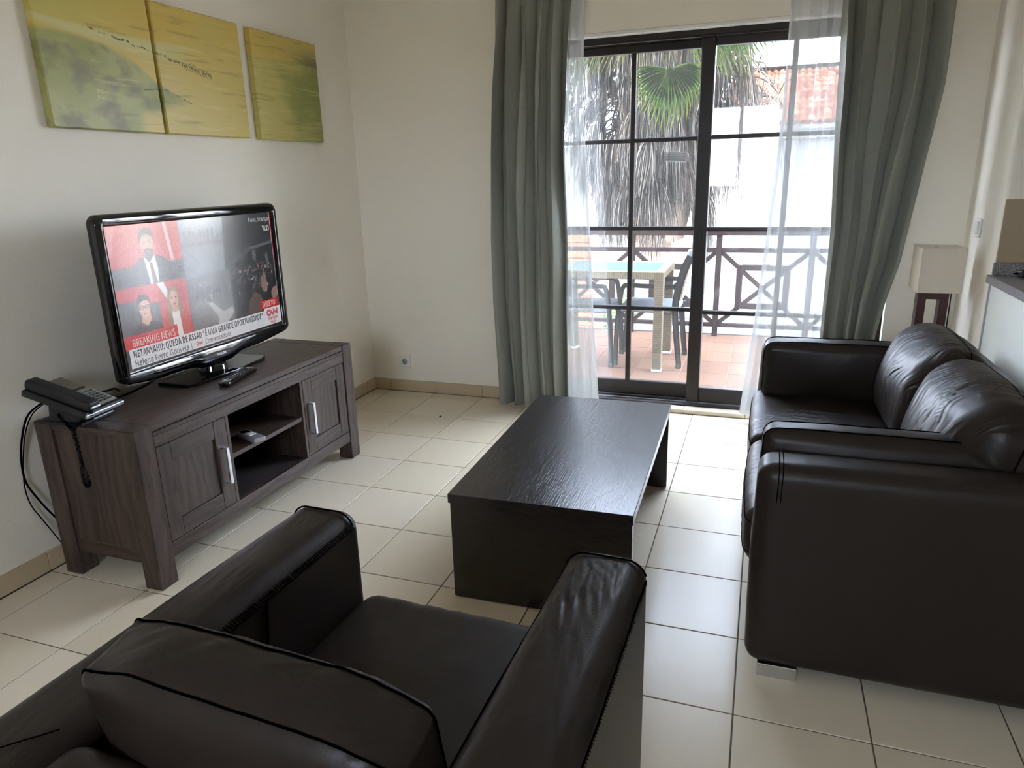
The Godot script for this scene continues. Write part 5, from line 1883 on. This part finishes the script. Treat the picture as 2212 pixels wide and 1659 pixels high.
func build_outside() -> void:
	struct(obj("ground", MB.new().box(Vector3(-40, -3.2, -40), Vector3(40, -3.0, 10), 0.0), M.paving))
	# --- palm
	var px := Vector3(1.2, -3.0, -4.65)
	var p := thing("palm_tree", "fan palm with a thick skirt of dead grey fronds and a few green fans", "palm", px)
	var tr := MB.new()
	var prof := []
	var r := rng(5)
	for k in 40:
		prof.append(Vector2(0.19 + 0.012 * (k % 2) + r.randf_range(-0.008, 0.008), k * 0.165))
	tr.lathe(prof, 22)
	obj("trunk", tr, M.trunk_bark, p)
	var skirt_core := MB.new()
	skirt_core.lathe([Vector2(0.20, 3.55), Vector2(0.34, 3.60), Vector2(0.42, 4.0), Vector2(0.46, 4.7), Vector2(0.46, 5.6), Vector2(0.3, 6.2)], 20)
	obj("inner_skirt", skirt_core, M.trunk_bark, p)
	var dead := []
	for k in 9:
		dead.append(dead_leaf(200 + k, 0.62 + 0.05 * (k % 4), 26))
	for k in 262:
		var f := pow(k / 261.0, 0.85)
		var y := 0.92 + 2.15 * f + r.randf_range(-0.08, 0.08)
		var th := r.randf_range(0.0, TAU)
		if k % 3 != 0:
			th = PI / 2 + r.randf_range(-1.9, 1.9)
		var rad := 0.40 + 0.16 * r.randf() + 0.50 * smoothstep(1.0, 2.2, y) * r.randf()
		var o := obj("dead_frond", dead[k % 9], M["frond_dead_%d" % r.randi_range(0, 4)], p, Vector3(cos(th) * rad, y + 3.0, sin(th) * rad))
		o.rotation = Vector3(r.randf_range(-0.12, 0.10), PI / 2 - th, r.randf_range(-0.12, 0.12))
		var s := r.randf_range(0.85, 1.15)
		o.scale = Vector3(s, s, s)
	# loose dead stalks reaching out to the right, over the white house
	var thin := []
	for k in 5:
		thin.append(dead_leaf(260 + k, 0.80, 16, 1.0))
	var spots := [Vector3(0.72, 2.28, 0.30), Vector3(0.86, 2.20, 0.22), Vector3(1.00, 2.26, 0.15), Vector3(1.12, 2.08, 0.30), Vector3(0.78, 1.92, 0.36), Vector3(0.95, 1.86, 0.30), Vector3(1.22, 2.22, 0.10), Vector3(0.70, 1.62, 0.35), Vector3(0.84, 1.46, 0.32), Vector3(1.34, 1.96, 0.25), Vector3(1.05, 2.40, 0.1), Vector3(0.64, 2.05, 0.42), Vector3(1.2, 1.72, 0.3), Vector3(-0.86, 2.2, 0.3), Vector3(-0.72, 1.95, 0.4), Vector3(0.90, 2.34, 0.45), Vector3(1.15, 2.30, 0.35), Vector3(0.74, 2.42, 0.5), Vector3(1.28, 2.10, 0.4), Vector3(0.98, 2.05, 0.5)]
	for k in spots.size():
		var q: Vector3 = spots[k]
		var o := obj("dead_frond", thin[k % 5], M["frond_dead_%d" % [1, 2, 4, 2][k % 4]], p, Vector3(q.x, q.y + 3.0, q.z))
		o.rotation.y = r.randf_range(-0.6, 0.9)
		obj("stalk", MB.new().tube(curve([Vector3(signf(q.x) * 0.28, q.y + 3.05, 0.15), Vector3(q.x * 0.55, q.y + 3.22, q.z * 0.8), Vector3(q.x * 0.85, q.y + 3.16, q.z), Vector3(q.x, q.y + 3.0, q.z)], 6), 0.010, 6, 0.006), M["frond_dead_%d" % (k % 4)], p)
	# green fans
	var g1 := leaf_ramp("fan_green", rgb(206, 218, 138), rgb(186, 210, 142), rgb(236, 222, 126), Color(0.45, 0.55, 0.25))
	var g2 := leaf_ramp("fan_blue_green", rgb(146, 182, 134), rgb(136, 178, 138), rgb(186, 190, 116), Color(0.4, 0.5, 0.3))
	var g3 := leaf_ramp("fan_yellow", rgb(198, 206, 116), rgb(208, 208, 124), rgb(226, 214, 140), Color(0.5, 0.5, 0.25))
	var fans := [fan_leaf(401, 0.66, 34, 0.12, 1.55, 0.55), fan_leaf(402, 0.85, 36, 0.35, 1.7), fan_leaf(403, 0.80, 32, 0.5, 1.9)]
	# hub in the palm's frame, rotation, which fan, material, scale
	var at := [
		[Vector3(0.24, 5.34, 0.98), Vector3(-0.45, 0.10, -0.55), 0, g1, 0.98],
		[Vector3(-0.52, 5.95, 0.62), Vector3(-0.45, -0.5, -0.25), 1, g2, 0.95],
		[Vector3(-0.30, 5.98, 0.72), Vector3(-0.45, -0.2, -0.35), 2, g3, 0.85],
		[Vector3(0.00, 6.02, 0.70), Vector3(-0.4, 0.1, 0.05), 2, g3, 0.80],
		[Vector3(0.62, 5.98, 0.60), Vector3(-0.45, 0.5, 0.35), 1, g2, 0.95],
		[Vector3(0.82, 6.00, 0.40), Vector3(-0.45, 0.7, 0.55), 1, g2, 0.85],
		[Vector3(0.55, 5.80, 0.70), Vector3(-0.5, 0.4, 0.3), 2, g1, 0.75],
		[Vector3(0.30, 6.15, 0.75), Vector3(0.2, 0.2, 0.2), 1, g1, 0.9],
		[Vector3(-0.75, 6.15, 0.35), Vector3(0.1, -0.7, -0.6), 1, g1, 0.95],
		[Vector3(0.2, 6.5, 0.9), Vector3(0.7, 0.2, 0.0), 1, g1, 1.1],
		[Vector3(-0.4, 6.6, 0.8), Vector3(0.8, -0.4, 0.0), 1, g2, 1.1],
		[Vector3(0.9, 6.5, 0.1), Vector3(0.3, 1.4, 0.4), 1, g1, 1.1],
		[Vector3(-0.9, 6.5, -0.1), Vector3(0.3, -1.5, -0.4), 1, g2, 1.1],
		[Vector3(0.1, 6.6, -0.9), Vector3(0.4, 3.1, 0.2), 1, g1, 1.1],
		[Vector3(0.6, 6.9, 0.4), Vector3(1.4, 0.8, 1.0), 1, g1, 1.1],
		[Vector3(-0.5, 6.9, 0.3), Vector3(1.5, -0.6, -1.0), 1, g1, 1.1]]
	for k in at.size():
		var e: Array = at[k]
		var o := obj("green_frond", fans[e[2]], e[3], p, e[0])
		o.rotation = e[1]
		o.scale = Vector3(e[4], e[4], e[4])
		var hub: Vector3 = e[0]
		obj("petiole", MB.new().tube(curve([Vector3(hub.x * 0.2, maxf(6.0, hub.y + 0.1), hub.z * 0.2), Vector3(hub.x * 0.6, hub.y + 0.25, hub.z * 0.65), hub], 6), 0.012, 6, 0.008), g3, p)
	# --- white house with a clay tiled roof
	var Z := -14.0
	var h := thing("neighbouring_house", "white neighbouring house with terracotta tiled roof beyond the palm", "house", Vector3(4.0, -3.0, Z))
	var R: StandardMaterial3D = M.render_white
	obj("wall", MB.new().box(Vector3(-8.0, 0, -6.0), Vector3(5.0, 5.02, -0.45), 0.01), R, h)
	var co := MB.new()
	co.box(Vector3(-2.7, 5.02, -0.45), Vector3(5.2, 5.22, -0.20), 0.01)
	co.box(Vector3(-2.7, 5.20, -0.45), Vector3(5.2, 5.34, -0.08), 0.02)
	obj("cornice", co, R, h)
	var win := obj("window", MB.new().box(Vector3(-3.90, 0.68, -0.50), Vector3(-3.00, 1.80, -0.40), 0.01), M.window_frame_dark, h)
	for k in 2:
		obj("pane", MB.new().box(Vector3(-3.85 + k * 0.42, 0.74, -0.42), Vector3(-3.47 + k * 0.42, 1.74, -0.392), 0.0), M.window_glass, win)
	obj("sill", MB.new().box(Vector3(-4.0, 0.62, -0.46), Vector3(-2.9, 0.68, -0.34), 0.01), R, h)
	# roof deck under the tiles, rising away from the eave at y 5.40
	var slope := deg_to_rad(24.0)
	var deck := MB.new()
	deck.at(Transform3D(Basis(Vector3.RIGHT, slope), Vector3(0, 5.36, -0.02)))
	deck.box(Vector3(-2.6, -0.06, -3.6), Vector3(5.1, 0.0, 0.0), 0.005)
	var roof := obj("roof", deck, M.roof_clay_dark, h)
	var pit := 0.165
	var lng := 0.36
	var tile := MB.new()
	var arc := []
	for k in 9:
		var a := PI * k / 8.0
		arc.append(Vector2(-cos(a) * pit * 0.42, sin(a) * 0.052))
	tile.grid(8, 1, func(u: float, v: float) -> Vector3:
		var q: Vector2 = arc[int(round(u * 8))]
		var taper := 1.0 - 0.14 * v
		return Vector3(q.x * taper, q.y * taper + 0.012 - 0.012 * v, -v * lng * 1.12))
	tile.grid(8, 1, func(u: float, v: float) -> Vector3:
		var q: Vector2 = arc[int(round(u * 8))]
		return Vector3(q.x * (1.0 - 0.18 * v), (q.y - 0.0) * (1.0 - 0.30 * v) + 0.012, 0.0))
	tile.grid(6, 1, func(u: float, v: float) -> Vector3:
		var a := PI * u
		return Vector3(pit * 0.5 - cos(a) * pit * 0.30, 0.020 - sin(a) * 0.018, -v * lng * 1.12 + 0.02))
	var tm := tile.mesh()
	var rest := []
	var mats := [M.roof_clay, M.roof_clay_pale, M.roof_clay_dark, M.roof_clay, M.roof_clay_pale]
	for row in 10:
		for col in 46:
			var b := Basis(Vector3.RIGHT, slope)
			var q := Vector3(0, 5.36, -0.02) + b * Vector3(-2.55 + col * pit, 0.002, 0.05 - row * lng)
			if col < 22:
				var o := obj("roof_tile", tm, mats[r.randi_range(0, 4)], roof, q)
				o.rotation.x = slope
			else:
				rest.append(Transform3D(b, q))
	var mm := MultiMesh.new()
	mm.transform_format = MultiMesh.TRANSFORM_3D
	mm.mesh = tm
	mm.instance_count = rest.size()
	for i in rest.size():
		mm.set_instance_transform(i, rest[i])
	var mi := MultiMeshInstance3D.new()
	mi.multimesh = mm
	mi.material_override = M.roof_clay
	mi.name = "roof_tiles"
	mi.set_meta("kind", "stuff")
	roof.add_child(mi)
	var ridge := MB.new()
	for k in 19:
		var rp := Vector3(0, 5.36, -0.02) + Basis(Vector3.RIGHT, slope) * Vector3(0, 0.03, -3.58)
		ridge.tube([Vector3(-2.6 + k * 0.41, rp.y, rp.z), Vector3(-2.6 + k * 0.41 + 0.43, rp.y + 0.004, rp.z)], 0.085, 12, 0.078)
	obj("ridge", ridge, M.roof_clay_pale, h)
	# --- brick pillar at the left edge
	var bp := thing("brick_pillar", "orange brick pillar seen in a sliver beside the left sheer curtain", "pillar", Vector3(-0.06, -3.0, -6.2))
	obj("core", MB.new().box(Vector3(-0.19, 0, -0.19), Vector3(0.19, 3.52, 0.19), 0.0), M.terracotta_grout, bp)
	var bm: Mesh = MB.new().box(Vector3(-0.2, -0.048, -0.2), Vector3(0.2, 0.048, 0.2), 0.006).mesh()
	for k in 32:
		obj("brick", bm, M.brick, bp, Vector3(0, 0.055 + 0.11 * k, 0))
	# --- shrubs below the balcony
	var beds := [[Vector3(0.42, -3.0, -6.9), 0.45, 2.75, "leafy green shrub below the balcony, left of the palm trunk"], [Vector3(-0.75, -3.0, -5.0), 0.5, 2.7, "leafy green shrub further left below the balcony, behind the table"], [Vector3(2.2, -3.0, -5.6), 0.4, 1.6, "low leafy shrub at the foot of the palm on its right"]]
	for k in beds.size():
		var e: Array = beds[k]
		var s := thing("shrub", e[3], "shrub", e[0], 0.0, "shrubs below the balcony")
		var lf := MB.new()
		var q := rng(600 + k)
		for i in 900:
			var d := Vector3(q.randfn(), q.randfn() * 0.9, q.randfn()).normalized() * pow(q.randf(), 0.4)
			var c := Vector3(d.x * e[1], e[2] - 0.75 + d.y * 0.75, d.z * e[1])
			var ax := Vector3(q.randfn(), q.randfn() * 0.5, q.randfn()).normalized()
			var sd := ax.cross(Vector3(q.randfn(), q.randfn(), q.randfn())).normalized()
			var nn := sd.cross(ax).normalized()
			blade(lf, [c, c + ax * 0.05, c + ax * 0.10], [0.004, 0.020, 0.002], sd, nn)
		obj("foliage", lf, M.shrub_leaf, s).set_meta("kind", "stuff")
		var stems := MB.new()
		for i in 5:
			var a := TAU * i / 5.0
			stems.tube(curve([Vector3(cos(a) * 0.06, 0, sin(a) * 0.06), Vector3(cos(a) * 0.12, e[2] * 0.4, sin(a) * 0.12), Vector3(cos(a) * e[1] * 0.5, e[2] - 0.7, sin(a) * e[1] * 0.5)], 5), 0.02, 6, 0.01)
		obj("stems", stems, M.trunk_bark, s)
